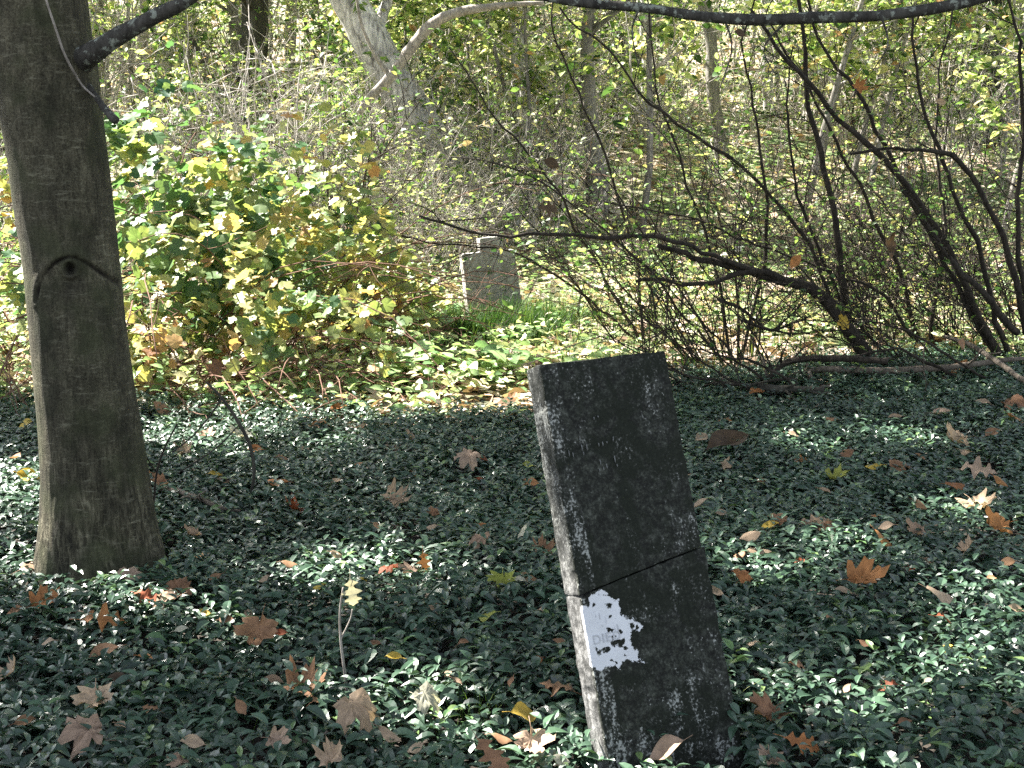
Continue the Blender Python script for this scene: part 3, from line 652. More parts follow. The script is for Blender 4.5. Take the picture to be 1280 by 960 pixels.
def ranked(items, marks, words):
    """items: (px, py, what); label each by its nearness in the view to the nearest landmark"""
    out = [None] * len(items); grp = {}
    for q, (px, py, what) in enumerate(items):
        ds = [math.hypot(px - a, (py - b) * 1.5) for _, a, b in marks]; li = int(np.argmin(ds)); grp.setdefault((what, li), []).append((ds[li], q))
    for (what, li), v in grp.items():
        for n_, (_, q) in enumerate(sorted(v)): out[q] = f"{what}, {words[n_]} to {marks[li][0]}" if len(v) > 1 else f"{what} beside {marks[li][0]}"
    return out
ORDW = ['nearest', 'second nearest', 'third nearest', 'fourth nearest', 'fifth nearest', 'sixth nearest', 'seventh nearest', 'eighth nearest', 'ninth nearest', 'tenth nearest', 'eleventh nearest', 'twelfth nearest', 'thirteenth nearest', 'fourteenth nearest', 'fifteenth nearest', 'sixteenth nearest', 'seventeenth nearest', 'eighteenth nearest']
def pix(x, y, z):
    f = y * math.cos(PITCH) - (z - CAMZ) * math.sin(PITCH); u = y * math.sin(PITCH) + (z - CAMZ) * math.cos(PITCH); return 640 + F * x / f, 480 - F * u / f
FARM = [('the big tree', 100, 150), ('the sunlit reddish trunk', 204, 120), ('the great dark trunk', 310, 120), ('the leaning pale trunk', 540, 180), ('the two thin pale trunks', 650, 150), ('the small headstone', 615, 330), ('the stout grey trunk', 745, 170), ('the slanting grey trunk', 895, 170), ('the pale far trunk', 960, 170), ('the straight dark upright stem', 1050, 300), ('the long curving stem', 1160, 270), ('the dark trunk at the right edge', 1246, 170)]
def place_tree(proto, loc, s, rz, name, label, cat, group):
    """proto: Empty with children; the first call moves it, later calls copy it and its parts"""
    if proto.get('used'):
        o = proto.copy(); C.objects.link(o); del o['used']
        for ch in proto.children:
            c_ = ch.copy(); C.objects.link(c_); c_.parent = o
    else: o = proto; proto['used'] = 1
    GALL[o.name] = o
    o.location = Vector([float(v) for v in loc]); o.scale = (s, s, s) if np.isscalar(s) else s; o.rotation_euler = (0, 0, rz)
    return tag(o, label, cat, group)
def mk(name, parts):
    o = empty(name, (0, 0, 0))
    for nm, mb, mt in parts:
        if mb.n: mb.build(nm, mt, o)
    return o
protos = [
    mk('shrub', [('stems', a, M['twig_pale']), ('leaves', b, M['shrub_y'])]) for a, b in [shrub_proto(1, 2.0, 9, .35, 0, 0, .10, 1.5, n_side=6, n_twig=3), shrub_proto(2, 2.2, 8, .5, 0, 0, .085, 2.2, n_side=6, n_twig=3)]] + [
    mk('shrub', [('stems', a, M['twig_pale']), ('leaves', b, M['shrub'])]) for a, b in [shrub_proto(3, 2.1, 10, .3, 0, 0, .085, 1.8, n_side=6, n_twig=3), shrub_proto(4, 1.8, 9, .6, 0, 0, .10, 1.6, n_side=6, n_twig=3)]] + [
    mk('shrub', [('stems', a, M['twig_pale']), ('leaves', b, M['shrub'])]) for a, b in [shrub_proto(5, 3.0, 15, .28, 0, 0, .07, .4, n_side=7, n_twig=3, rad=.02, wander=.11)]] + [
    mk('shrub', [('stems', a, M['twig']), ('leaves', b, M['shrub'])]) for a, b in [shrub_proto(6, 2.3, 13, .45, 0, 0, .07, .9, n_twig=5, rad=.016)]] + [
    mk('shrub', [('stems', a, M['twig_pale']), ('leaves', b, M['shrub_y'])]) for a, b in [shrub_proto(7, 2.4, 22, .7, 0, 0,   .08, .7, n_side=8, n_twig=5, rad=.013, wander=.22)]]
# the sunlit thicket behind, (x pixel, distance, scale, prototype)
ZL = [('sunlit yellow-green shrub in the far woods at the left, behind the bramble mound', 0, 330),
      ('pale twiggy shrub in the thicket beneath the leaning pale trunk', 330, 620),
      ('sunlit shrub in the thicket straight behind the small headstone', 620, 860),
      ('bright leafy shrub showing behind the dark arching shrubs on the right', 860, 1400)]
rb = np.random.default_rng(5); spots = []
for k in range(135):
    d = rb.choice([rb.uniform(13.5, 19), rb.uniform(18, 30), rb.uniform(28, 46)], p=[.24, .44, .32]); px = rb.uniform(-40, 1330)
    if d < 16 and 520 < px < 720: continue
    if d < 15 and px < 420: d += 3
    if d < 21 and px > 630 and rb.random() < .9: d += 8
    spots.append((px, d))
def xa(px, d): return (px - 640) / F * d * 1.0
sel = []
for px, d in spots:
    p = rb.choice(6, p=[.22, .20, .18, .12, .14, .14]); sz_ = rb.uniform(.7, 1.15) * (1 + max(0, d - 16) * .035)
    if px > 1100: p = rb.choice([1, 5, 2, 4])
    sel.append((px, d, p, sz_))
for px_e, d_e, s_e in [(470, 16.5, .8), (505, 17.5, .95), (545, 16.8, .9), (585, 17.2, .95), (625, 18, 1.0), (560, 15.6, .65), (670, 17, .8), (455, 19, 1.0), (530, 21, 1.2), (600, 22, 1.3), (690, 20, 1.0)]: sel.append((px_e, d_e, 0 if px_e in (470, 545, 455, 625) else 6, s_e))
WHAT = ['yellow leaved sunlit shrub', 'spreading yellow-green shrub', 'green shrub with upright stems', 'low wide green leaved shrub', 'nearly bare pale twiggy shrub', 'dark stemmed twiggy shrub', 'dense bare tangle of thin grey brush']
labs = ranked([(px, pix(xa(px, d), d, ground(xa(px, d), d) + .8)[1], WHAT[p]) for px, d, p, z_ in sel], FARM, ORDW)
for (px, d, p, s), lab in zip(sel, labs):
    x = xa(px, d); place_tree(protos[p], (x, d, ground(x, d) - .02), s, rb.uniform(0, 6.28), 'shrub', lab, 'shrub', 'shrubs of the sunlit thicket')

# ------------------------------------------------------------------ arching shrubs on the right
def px_line(pts, n=14): return smooth_line([at(a, b, c) for a, b, c in pts], n)
def near_shrub(label, root, stems, seed, extra=5, leafm='shrub', leaf_n=1.2, H=2.0, lean=(-.3, 0), lsize=.05, n_side=7, n_twig=4, twist=.5, mat='twig'):
    """stems: list of (polyline of (px, py, distance), width px); extra shoots fill the clump"""
    r = np.random.default_rng(seed); b0 = on_ground(root[0], root[1]); b0[2] -= .05
    o = empty('shrub', b0, label, 'shrub', 'arching shrubs behind the periwinkle'); sm = MB(); lp = []; ST = []
    for pts, w in stems:
        P = px_line(pts, 26); P = P + .035 * np.stack([noise(P, 3, seed), noise(P, 3, seed + 1), noise(P, 3, seed + 2)], -1) + .018 * np.stack([noise(P, 9, seed), noise(P, 9, seed + 1), noise(P, 9, seed + 2)], -1); ST.append(P)
        tube(sm, P, np.linspace(w, max(1.2, w * .35), 26) * (.62 if w < 20 else .85) / 2 / F * pts[0][2] * (1 + .15 * noise(P, 5, seed)), 7, r.random())
    for k in range(int(extra * 3.0)):
        a = r.uniform(0, 6.28); P = grow(r, b0 + [math.cos(a) * .25, math.sin(a) * .25, 0], (math.cos(a) * .45 + lean[0], math.sin(a) * .45 + lean[1], 1), H * r.uniform(.5, 1.25), 0, (lean[0] + r.normal(0, .3), r.normal(0, .2), -twist * r.random()), 9, .1)
        ST.append(P); w = r.uniform(.003, .010); tube(sm, P, np.linspace(w, w * .3, len(P)), 6, r.random())
    branchy(r, ST, sm, lp, n_side, .65, n_twig, .34, .012, leaf_n=leaf_n * .9)
    sm.build('stems', M[mat], o, origin=b0); lb = leaves_on(lp, r, lsize); 
    if lb.n: lb.build('leaves', M[leafm], o, origin=b0)
    return o
near_shrub('arching shrub with a thick gnarled stem leaning down to the left behind the leaning headstone', (1085, 440), [
    ([(1085, 445, 9.6), (1040, 395, 9.5), (1000, 352, 9.4), (940, 342, 9.3), (880, 325, 9.2), (820, 310, 9.1)], 21),
    ([(1000, 352, 9.4), (960, 340, 9.3), (900, 352, 9.2), (850, 352, 9.1), (790, 356, 9.0)], 16),
    ([(950, 345, 9.3), (880, 318, 9.1), (800, 298, 8.9), (700, 291, 8.7), (600, 290, 8.6), (520, 270, 8.5)], 11),
    ([(930, 400, 9.2), (965, 412, 9.1), (990, 405, 9.1), (1010, 395, 9.2)], 8),
    ([(900, 375, 9.2), (935, 392, 9.2), (968, 412, 9.2), (1000, 380, 9.3)], 8)], 11, 3, n_side=9)
near_shrub('arching shrub with a straight dark upright stem behind the gnarled one', (1070, 430), [
    ([(1062, 425, 10.2), (1055, 350, 10.1), (1040, 270, 10.0), (1028, 200, 10.0), (1012, 120, 10.0), (1000, 20, 9.9), (985, -60, 9.9)], 17),
    ([(1075, 425, 10.3), (1040, 350, 10.2), (1000, 250, 10.1), (985, 150, 10.1), (990, 60, 10.1)], 9),
    ([(1065, 430, 10.2), (1010, 300, 10), (930, 210, 9.9), (830, 140, 9.7), (760, 70, 9.6), (700, 10, 9.5)], 9)], 12, 6, n_side=7)
near_shrub('arching shrub with a long stem curving up from right to left across the thicket', (1255, 445), [
    ([(1250, 440, 9.8), (1215, 375, 9.7), (1170, 290, 9.6), (1110, 205, 9.5), (1040, 140, 9.4), (985, 75, 9.3), (940, 10, 9.2)], 18),
    ([(1245, 440, 9.8), (1180, 330, 9.7), (1120, 210, 9.6), (1080, 130, 9.5), (1030, 60, 9.5), (1000, -20, 9.4)], 12),
    ([(1262, 440, 9.8), (1225, 330, 9.7), (1190, 230, 9.6), (1150, 120, 9.6), (1140, 10, 9.5)], 13)], 13, 7, n_side=8)
near_shrub('arching shrub with dark crowded stems nearest the right edge', (1290, 430), [
    ([(1282, 420, 9.2), (1262, 330, 9.1), (1230, 250, 9.0), (1190, 200, 8.9), (1130, 180, 8.8), (1060, 190, 8.7)], 15),
    ([(1290, 420, 9.2), (1270, 300, 9.1), (1280, 180, 9.1), (1275, 60, 9.0), (1260, -20, 9.0)], 12),
    ([(1275, 420, 9.1), (1210, 350, 9.0), (1170, 300, 9.0), (1130, 230, 8.9)], 16)], 14, 9, n_side=9, n_twig=5)
near_shrub('arching shrub with many thin upright stems between the gnarled stem and the leaning headstone', (905, 455), [
    ([(915, 455, 10.3), (900, 360, 10.2), (870, 250, 10.1), (830, 150, 10.0), (810, 40, 10.0), (800, -40, 10.0)], 7),
    ([(925, 455, 10.3), (960, 300, 10.2), (950, 180, 10.1), (930, 60, 10.1), (950, -30, 10.0)], 8),
    ([(905, 455, 10.2), (850, 380, 10.1), (790, 320, 9.9), (700, 240, 9.7), (640, 210, 9.6), (560, 200, 9.6)], 6)], 15, 9, n_side=6, leaf_n=2, leafm='shrub', mat='twig')
near_shrub('arching shrub with pale slanting stems between the two thickest stems', (1160, 420), [
    ([(1150, 425, 10.6), (1120, 330, 10.5), (1060, 200, 10.3), (1010, 110, 10.2), (960, 30, 10.1)], 10),
    ([(1165, 425, 10.6), (1180, 300, 10.5), (1170, 150, 10.5), (1190, 0, 10.5)], 9),
    ([(1150, 430, 10.4), (1090, 360, 10.2), (1010, 330, 10.0), (930, 300, 9.9), (850, 270, 9.8), (760, 255, 9.6)], 7)], 16, 8, n_side=7, mat='twig')
near_shrub('thin leafy shrub with round green leaves reaching over the small headstone', (800, 425), [
    ([(800, 425, 11.5), (745, 330, 11.2), (690, 230, 11), (620, 150, 10.9), (560, 60, 10.8)], 7),
    ([(805, 425, 11.5), (790, 300, 11.4), (740, 160, 11.2), (700, 60, 11.1), (690, -30, 11)], 7),
    ([(795, 425, 11.5), (720, 360, 11.2), (640, 320, 11.0), (540, 300, 10.8), (470, 290, 10.8)], 6)], 17, 2, leaf_n=1.6, lsize=.08, n_side=7, mat='twig')
near_shrub('low tangle of bare brown shoots sprawling just behind the leaning headstone', (930, 492), [
    ([(1000, 470, 8.6), (930, 480, 8.5), (860, 470, 8.4), (800, 440, 8.3), (760, 420, 8.3)], 6),
    ([(960, 480, 8.7), (900, 430, 8.6), (860, 380, 8.5), (820, 350, 8.4)], 6),
    ([(940, 490, 8.6), (880, 455, 8.5), (840, 410, 8.4), (830, 340, 8.4)], 5),
    ([(1010, 490, 8.6), (960, 460, 8.5), (900, 445, 8.4), (870, 430, 8.4)], 6)], 18, 3, leaf_n=.3, H=1.0, lean=(-.8, 0), n_side=6, n_twig=3)
near_shrub('low tangle of dry shoots under the crowded stems at the right', (1180, 470), [
    ([(1230, 470, 8.9), (1150, 420, 8.8), (1080, 400, 8.8), (1020, 370, 8.7)], 6),
    ([(1190, 470, 8.9), (1120, 440, 8.8), (1040, 450, 8.7), (960, 460, 8.6)], 7)], 19, 4, leaf_n=.8, H=1.1, lean=(-.5, 0), n_side=7, n_twig=3)

# ------------------------------------------------------------------ bramble and grapevine mound on the left
def bramble(label, px, py_base, d, H, Wd, seed, n_cane=14, n_leaf=420, lo=0., hi=1., lsz=.11, group='bramble bushes of the left mound'):
    n_leaf = int(n_leaf * 1.9); H = H * 1.07; r = np.random.default_rng(seed); x = xa(px, d); b0 = np.array([x, d, ground(x, d)])
    o = empty('bramble_bush', b0, label, 'bush', group); cm_ = MB(); pts = []
    for k in range(n_cane):
        a = r.uniform(0, 6.28); L = H * r.uniform(1.0, 1.7)
        P = grow(r, b0 + [math.cos(a) * .3 * Wd * r.random(), math.sin(a) * .3 * Wd * r.random(), -.05], (math.cos(a) * .5 * Wd / H, math.sin(a) * .5 * Wd / H, 1), L, 0, (math.cos(a) * 1.0, math.sin(a) * 1.0, -1.5), 10, .12)
        tube(cm_, P, np.linspace(.007, .003, len(P)), 5, r.random()); pts += list(P[3:])
        for _ in range(6):
            i = r.integers(2, 10); T = grow(r, P[i], r.normal(0, 1, 3) * [1, 1, .6], .35 * r.uniform(.5, 1.4), 0, (0, 0, r.uniform(-.8, .8)), 5, .2); tube(cm_, T, np.linspace(.003, .0015, len(T)), 3, r.random()); pts += list(T[2:])
    cm_.build('canes', M['cane'], o, origin=b0)
    # leaves fill an uneven dome over the canes, petioles upward
    k = n_leaf; u = r.normal(0, 1, (k, 3)); u[:, 2] = np.abs(u[:, 2]) + .1; u /= np.linalg.norm(u, axis=1)[:, None]
    rad = r.uniform(.55, 1.05, k) ** .6; D = u * rad[:, None] * np.array([Wd / 2, Wd / 2, H]); D *= (1 + .45 * noise(D + seed, 2.4, seed))[:, None]
    D[:, 2] = D[:, 2] * .93 + .10; keep_ = (D[:, 2] > .22 * H) | (r.random(k) < .25); keep_ &= noise(D, 4, seed + 9) > -.12
    D = D[keep_]; u = u[keep_]; k = len(D)
    nor = u * .4 + r.normal(0, .5, (k, 3)) + [-.15, -.25, .65]
    rn = np.clip(r.uniform(lo, hi, k) * .6 + .4 * (lo + (hi - lo) * (.5 + .9 * noise(D + b0, 3.0, 77))), 0, 1)
    lm = MB(); g = r.integers(0, 3, k)
    for q in range(3):
        s = g == q; lm.tile(GRAPE[q][0], GRAPE[q][1], rot_mats(nor[s], r.uniform(0, 6.28, s.sum()), .95 * lsz * r.uniform(.45, 1.4, s.sum())), b0 + D[s], rn[s])
    lm.build('leaves', M['grape'], o, origin=b0); return o
BR_ = [
    ('tall green leaved bramble bush directly behind the big tree trunk', 178, 0, 9.8, 1.95, 1.5, 1, 14, 620, 0., .72, .12),
    ('bramble bush topping the mound with dark green leaves', 245, 0, 10.2, 1.85, 1.5, 2, 14, 560, 0., .75, .12),
    ('bramble bush with yellow and green leaves in the middle of the mound', 325, 0, 10.1, 1.5, 1.4, 3, 14, 560, .1, .93, .11),
    ('bramble bush with bright yellow leaves on the sunny right shoulder of the mound', 405, 0, 10.9, 1.4, 1.3, 4, 12, 480, .3, .95, .11),
    ('smaller bramble bush with rusty leaves at the right end of the mound', 462, 0, 11.0, .9, 1.0, 5, 12, 360, .3, 1., .09),
    ('low bramble bush with yellow and brown leaves at the foot of the mound', 250, 0, 8.95, .95, 1.2, 6, 16, 320, .25, 1., .10),
    ('low twiggy bramble bush with a dark hollow under its leaves, in front of the mound', 385, 0, 9.1, .82, 1.1, 7, 20, 240, .15, .95, .09),
    ('bramble bush with dark leaves showing left of the big tree', -5, 0, 9.0, 1.1, 1.3, 8, 16, 360, 0., .9, .10),
    ('yellow leaved bramble bush behind the left edge of the big tree', 25, 0, 10.4, 1.75, 1.3, 9, 14, 420, .2, .9, .11),
    ('tall loose bramble bush with sparse yellow leaves between the mound and the great dark trunk', 345, 0, 11.0, 2.0, 1.3, 22, 12, 240, .2, .95, .12),
    ('bramble bush farther back at the left, its pale leaves level with the far trunks', 300, 0, 12.0, 1.5, 1.8, 10, 12, 460, .1, .85, .12),
    ('sprawling bramble bush with pale yellow leaves reaching toward the small headstone', 500, 0, 11.6, .75, 1.1, 12, 14, 220, .3, .95, .09),
    ('straggling bramble with few leaves at the dark foot of the mound beside the big tree', 180, 0, 8.7, .7, .9, 14, 16, 150, .1, 1., .09),
    ('bramble bush farther back between the mound and the leaning pale trunk', 430, 0, 12.4, 1.3, 1.6, 11, 12, 420, .3, .9, .11),
]
for b_ in BR_: bramble(*b_)

# ------------------------------------------------------------------ broad leaved weeds in the sunny strip
def weed(label, px, py, h, n, size, seed, lo=0, hi=.9, group='broad leaved weeds along the sunny strip'):
    r = np.random.default_rng(seed); b0 = on_ground(px, py); n, size, h = (int(n * 2.4), size * 1.25, h * 1.15) if seed < 13 else (n, size, h); o = empty('broadleaf_weed', b0, label, 'weed', group); sm = MB(); lm = MB()
    for s in range(3):
        P = grow(r, b0 + [r.normal(0, .04), r.normal(0, .04), -.03], (r.normal(0, .5), r.normal(0, .4), 1), h * r.uniform(.7, 1.1), 0, (0, 0, -.3), 6, .12); tube(sm, P, np.linspace(.004, .002, 7), 4)
        k = n // 3; idx = np.linspace(1, 6, k); Q = np.array([P[int(min(i, 5))] + (P[min(int(i) + 1, 6)] - P[int(min(i, 5))]) * (i % 1) for i in idx])
        a = np.arange(k) * 2.4 + r.uniform(0, 6); D = np.stack([np.cos(a), np.sin(a), r.uniform(-.3, .5, k)], -1)
        for q in range(k): tube(sm, [Q[q], Q[q] + D[q] * size * .25], [.0015, .001], 3)
        lm.tile(OVAL_HI[0], OVAL_HI[1], frames_from_dir(D, .3, size * r.uniform(.7, 1.2, k), r), Q + D * size * .22, r.uniform(lo, hi, k))
    sm.build('stems', M['grass'], o, origin=b0); lm.build('leaves', M['weed'], o, origin=b0)
WD = [('large pale weed whose leaves hang at the left of the grass tuft', 500, 480, .42, 15, .17, 1), ('broad leaved weed with two bright green leaves in front of the grass tuft', 585, 478, .32, 12, .15, 2),
      ('bleached broad leaved weed beside the top left corner of the leaning headstone', 645, 472, .28, 12, .14, 3), ('broad leaved weed with hanging pale leaves below the bramble mound', 460, 492, .30, 12, .14, 4),
      ('green weed with one big upright leaf under the low twiggy bramble', 362, 502, .22, 9, .11, 5), ('bright weed between the grass tuft and the headstone corner', 615, 462, .25, 12, .12, 6),
      ('yellowing weed just over the top edge of the leaning headstone', 745, 455, .25, 12, .10, 7), ('weed with glossy leaves under the dark hollow of the bramble', 410, 496, .26, 9, .12, 8),
      ('weed with blotched yellow leaves left of the pale hanging weed', 435, 500, .2, 9, .1, 9), ('sunlit weed directly left of the small headstone', 545, 440, .4, 15, .13, 10),
      ('sunlit weed tallest of those between the mound and the small headstone', 500, 430, .6, 18, .13, 11), ('weed with white sunlit leaves right behind the pale hanging weed', 530, 462, .35, 15, .12, 12),
      ('green weed between the big tree and the bramble foot', 300, 500, .2, 9, .09, 13), ('dark leaved weed near the bramble foot, closest to the big tree', 245, 500, .25, 9, .09, 14),
      ('small yellow green seedling standing among the periwinkle below the big tree', 65, 895, .10, 6, .045, 15), ('pale seedling of three upright leaves in the periwinkle in front of the stick', 425, 905, .08, 6, .06, 16),
      ('light green seedling with long leaves behind the periwinkle on the right', 1130, 640, .08, 6, .07, 17), ('yellow green seedling leaning from the right foot of the headstone', 905, 830, .08, 6, .04, 18),
      ('green sprout standing in the periwinkle left of the leaning headstone', 625, 655, .07, 6, .06, 19)]
for w_ in WD: weed(*w_[:7], hi=.55 if w_[6] > 14 else .9)

# ------------------------------------------------------------------ grass and small sunlit ground cover
def blades(pts, L, wd, r, lean=.5):
    k = len(pts); a = r.uniform(0, 6.28, k); Lk = L * r.uniform(.4, 1.2, k); ln = np.abs(r.normal(0, lean, k)); dx, dy = np.cos(a), np.sin(a); w = wd * r.uniform(.6, 1.2, k)
    V = []; 
    for f, ww in ((0, 1), (.45, .8), (.8, .45), (1, .05)):
        c = pts + np.stack([dx * ln * f * f * Lk, dy * ln * f * f * Lk, Lk * (f - .35 * ln * f * f)], -1)
        V += [c + np.stack([-dy, dx, 0 * a], -1) * (w * ww)[:, None], c - np.stack([-dy, dx, 0 * a], -1) * (w * ww)[:, None]]
    V = np.stack(V, 1).reshape(-1, 3); o = (np.arange(k) * 8)[:, None]
    q = np.concatenate([o + [[0, 1, 3, 2]], o + [[2, 3, 5, 4]], o + [[4, 5, 7, 6]]])
    return V, q, np.repeat(r.random(k), 8)
rg = np.random.default_rng(8); gm = MB()
def tuft(px, py, sp, n, L, lo=0):
    c = on_ground(px, py); p = c + np.stack([rg.normal(0, sp, n), rg.normal(0, sp * .6, n), np.zeros(n)], -1); p[:, 2] = ground(p[:, 0], p[:, 1]) - .01
    V, q, r_ = blades(p, L, .0035 if c[1] > 7 else .0016, rg); gm.add(V, q, np.clip(r_ * .8 + lo, 0, 1))
for t in [(620, 425, .28, 1700, .38), (575, 425, .22, 900, .32), (660, 415, .24, 800, .36), (700, 400, .3, 600, .3, .25), (540, 395, .3, 600, .3, .1), (490, 360, .4, 800, .35, 0), (770, 400, .4, 500, .25, .2), (1180, 300, 1.2, 900, .3, .2), (1220, 250, 2.2, 1500, .3, .2), (950, 400, .7, 600, .25, .2), (1080, 380, .7, 500, .25, .2),
          (560, 900, .10, 60, .16), (600, 905, .08, 40, .14), (350, 905, .10, 40, .15), (745, 955, .03, 26, .14, .2), (870, 925, .06, 22, .16, .2), (880, 920, .03, 10, .2, .3), (110, 700, .03, 5, .3, .3), (195, 700, .04, 8, .25, .3), (225, 700, .05, 10, .14, .3), (290, 850, .08, 20, .13), (930, 930, .05, 14, .1, .1), (1090, 650, .08, 12, .12, .3), (500, 560, .1, 20, .1)]: tuft(*t)
k = 9000; yy = 9.5 + 22 * rg.random(k) ** 1.3; xx = rg.uniform(-1, 1, k) * .44 * yy; s = (n2(xx, yy, .45, 60) > -.1) & ~((xx < -.9) & (yy < 12)); xx, yy = xx[s], yy[s]
V, q, r_ = blades(np.stack([xx, yy, ground(xx, yy) - .01], -1), .26, .006, rg); gm.add(V, q, r_)
tag(gm.build('grass', M['grass']), 'green grass around the small headstone and thin stray blades in the periwinkle', 'grass', kind='stuff')
k = 36000; yy = 8.0 + 26 * rg.random(k) ** 1.1; xx = rg.uniform(-1, 1, k) * .44 * yy; s = (n2(xx, yy, .7, 61) > -.25) & (yy > edge_y(xx) - .5) & ~((abs(xx + .15) < .5) & (abs(yy - DS) < .6)); xx, yy = xx[s], yy[s]; k = len(xx)
gc = MB(); a = rg.uniform(0, 6.28, k); D = np.stack([np.cos(a), np.sin(a), rg.uniform(-.2, .5, k)], -1)
gc.tile(OVAL[0], OVAL[1], frames_from_dir(D, .5, rg.uniform(.05, .11, k), rg), np.stack([xx, yy, ground(xx, yy) + rg.uniform(0, .28, k) * np.clip(1 + n2(xx, yy, 1.1, 62), .2, 2)], -1), rg.uniform(0, 1, k))
tag(gc.build('undergrowth', M['weed']), 'knee high sunlit undergrowth of small yellow-green leaves behind the periwinkle', 'undergrowth', kind='stuff')
k = 16000; yy = 7.9 + 50 * rg.random(k) ** 1.6; xx = rg.uniform(-1, 1, k) * .44 * yy; s = yy > edge_y(xx) - .9; xx, yy = xx[s], yy[s]; k = len(xx)
lt = MB(); nn = rg.normal(0, .35, (k, 3)) + [0, 0, 1]; OK1 = oak_leaf(5)
lt.tile(OVAL[0] * [1, 1.3, 1], OVAL[1], rot_mats(nn, rg.uniform(0, 6.28, k), rg.uniform(.06, .15, k) * (1 + .03 * yy)), np.stack([xx, yy, ground(xx, yy) + .03], -1), rg.random(k))
tag(lt.build('leaf_litter', M['litter']), 'dry tan leaf litter strewn over the sunlit woodland floor', 'leaf litter', kind='stuff')
# understorey foliage hanging over the far hillside (a far-off wood that reads as one mass)

# ------------------------------------------------------------------ far trees
def far_tree(label, pts, bark, seed, crown=True, limbs=8, ck='shrub_y', csz=.36, n=420):
    """pts: (px, py, distance, width px) from the foot upward; the trunk goes on above the frame to its crown"""
    r = np.random.default_rng(seed); d = pts[0][2]; P = [at(a, b, c) for a, b, c, w in pts]; Wd = [w / 2 / F * c for a, b, c, w in pts]
    foot = P[0].copy(); foot[2] = ground(foot[0], foot[1]) - .1
    if P[0][2] > foot[2]: P = [foot] + P; Wd = [Wd[0] * 1.12] + Wd
    org = foot + [0, 0, .1]
    top = P[-1] + (P[-1] - P[-2]) / np.linalg.norm(P[-1] - P[-2]) * 1.5; v_ = np.array([0, 0, 1.]); P += [top, top + v_ * 3]; Wd += [Wd[-1] * .85, Wd[-1] * .5]
    o = empty('tree', org, label, 'tree', 'trees of the far woods'); tm = MB(); L = smooth_line(P, 50); wd = np.interp(np.linspace(0, len(P) - 1, 50), range(len(P)), Wd)
    L = L + .5 * wd[:, None] * np.stack([noise(L, .8, seed), noise(L, .8, seed + 1), np.zeros(50)], -1)
    tube(tm, L, wd * (1 + .1 * noise(L, 3, seed)), 12); tm.build('trunk', M[bark], o, origin=org)
    lm = MB(); cp = []
    for k in range(limbs):
        f = r.uniform(.55, .98); q = L[int(f * 49)]; a = r.uniform(0, 6.28); B = grow(r, q, (math.cos(a), math.sin(a), .8), r.uniform(1.5, 3), 0, (0, 0, .3), 7, .15)
        tube(lm, B, np.linspace(wd[int(f * 49)] * .4, .01, 8), 5); cp += [B[-1], B[5]]
    if lm.n: lm.build('limbs', M[bark], o, origin=org)
    cp = np.array(cp + [L[-1]]); c = cp[r.integers(0, len(cp), n)] + r.normal(0, 1.3, (n, 3)); c = c[c[:, 2] > CAMZ + .14 * c[:, 1] + .4]
    k = len(c); cr = MB(); cr.tile(RHOMB[0], RHOMB[1], rot_mats(r.normal(0, .6, (k, 3)) + [0, 0, 1], r.uniform(0, 6.28, k), csz * r.uniform(.5, 1.1, k)), c, r.random(k))
    if cr.n: cr.build('crown', M[ck], o, origin=org)
    return o
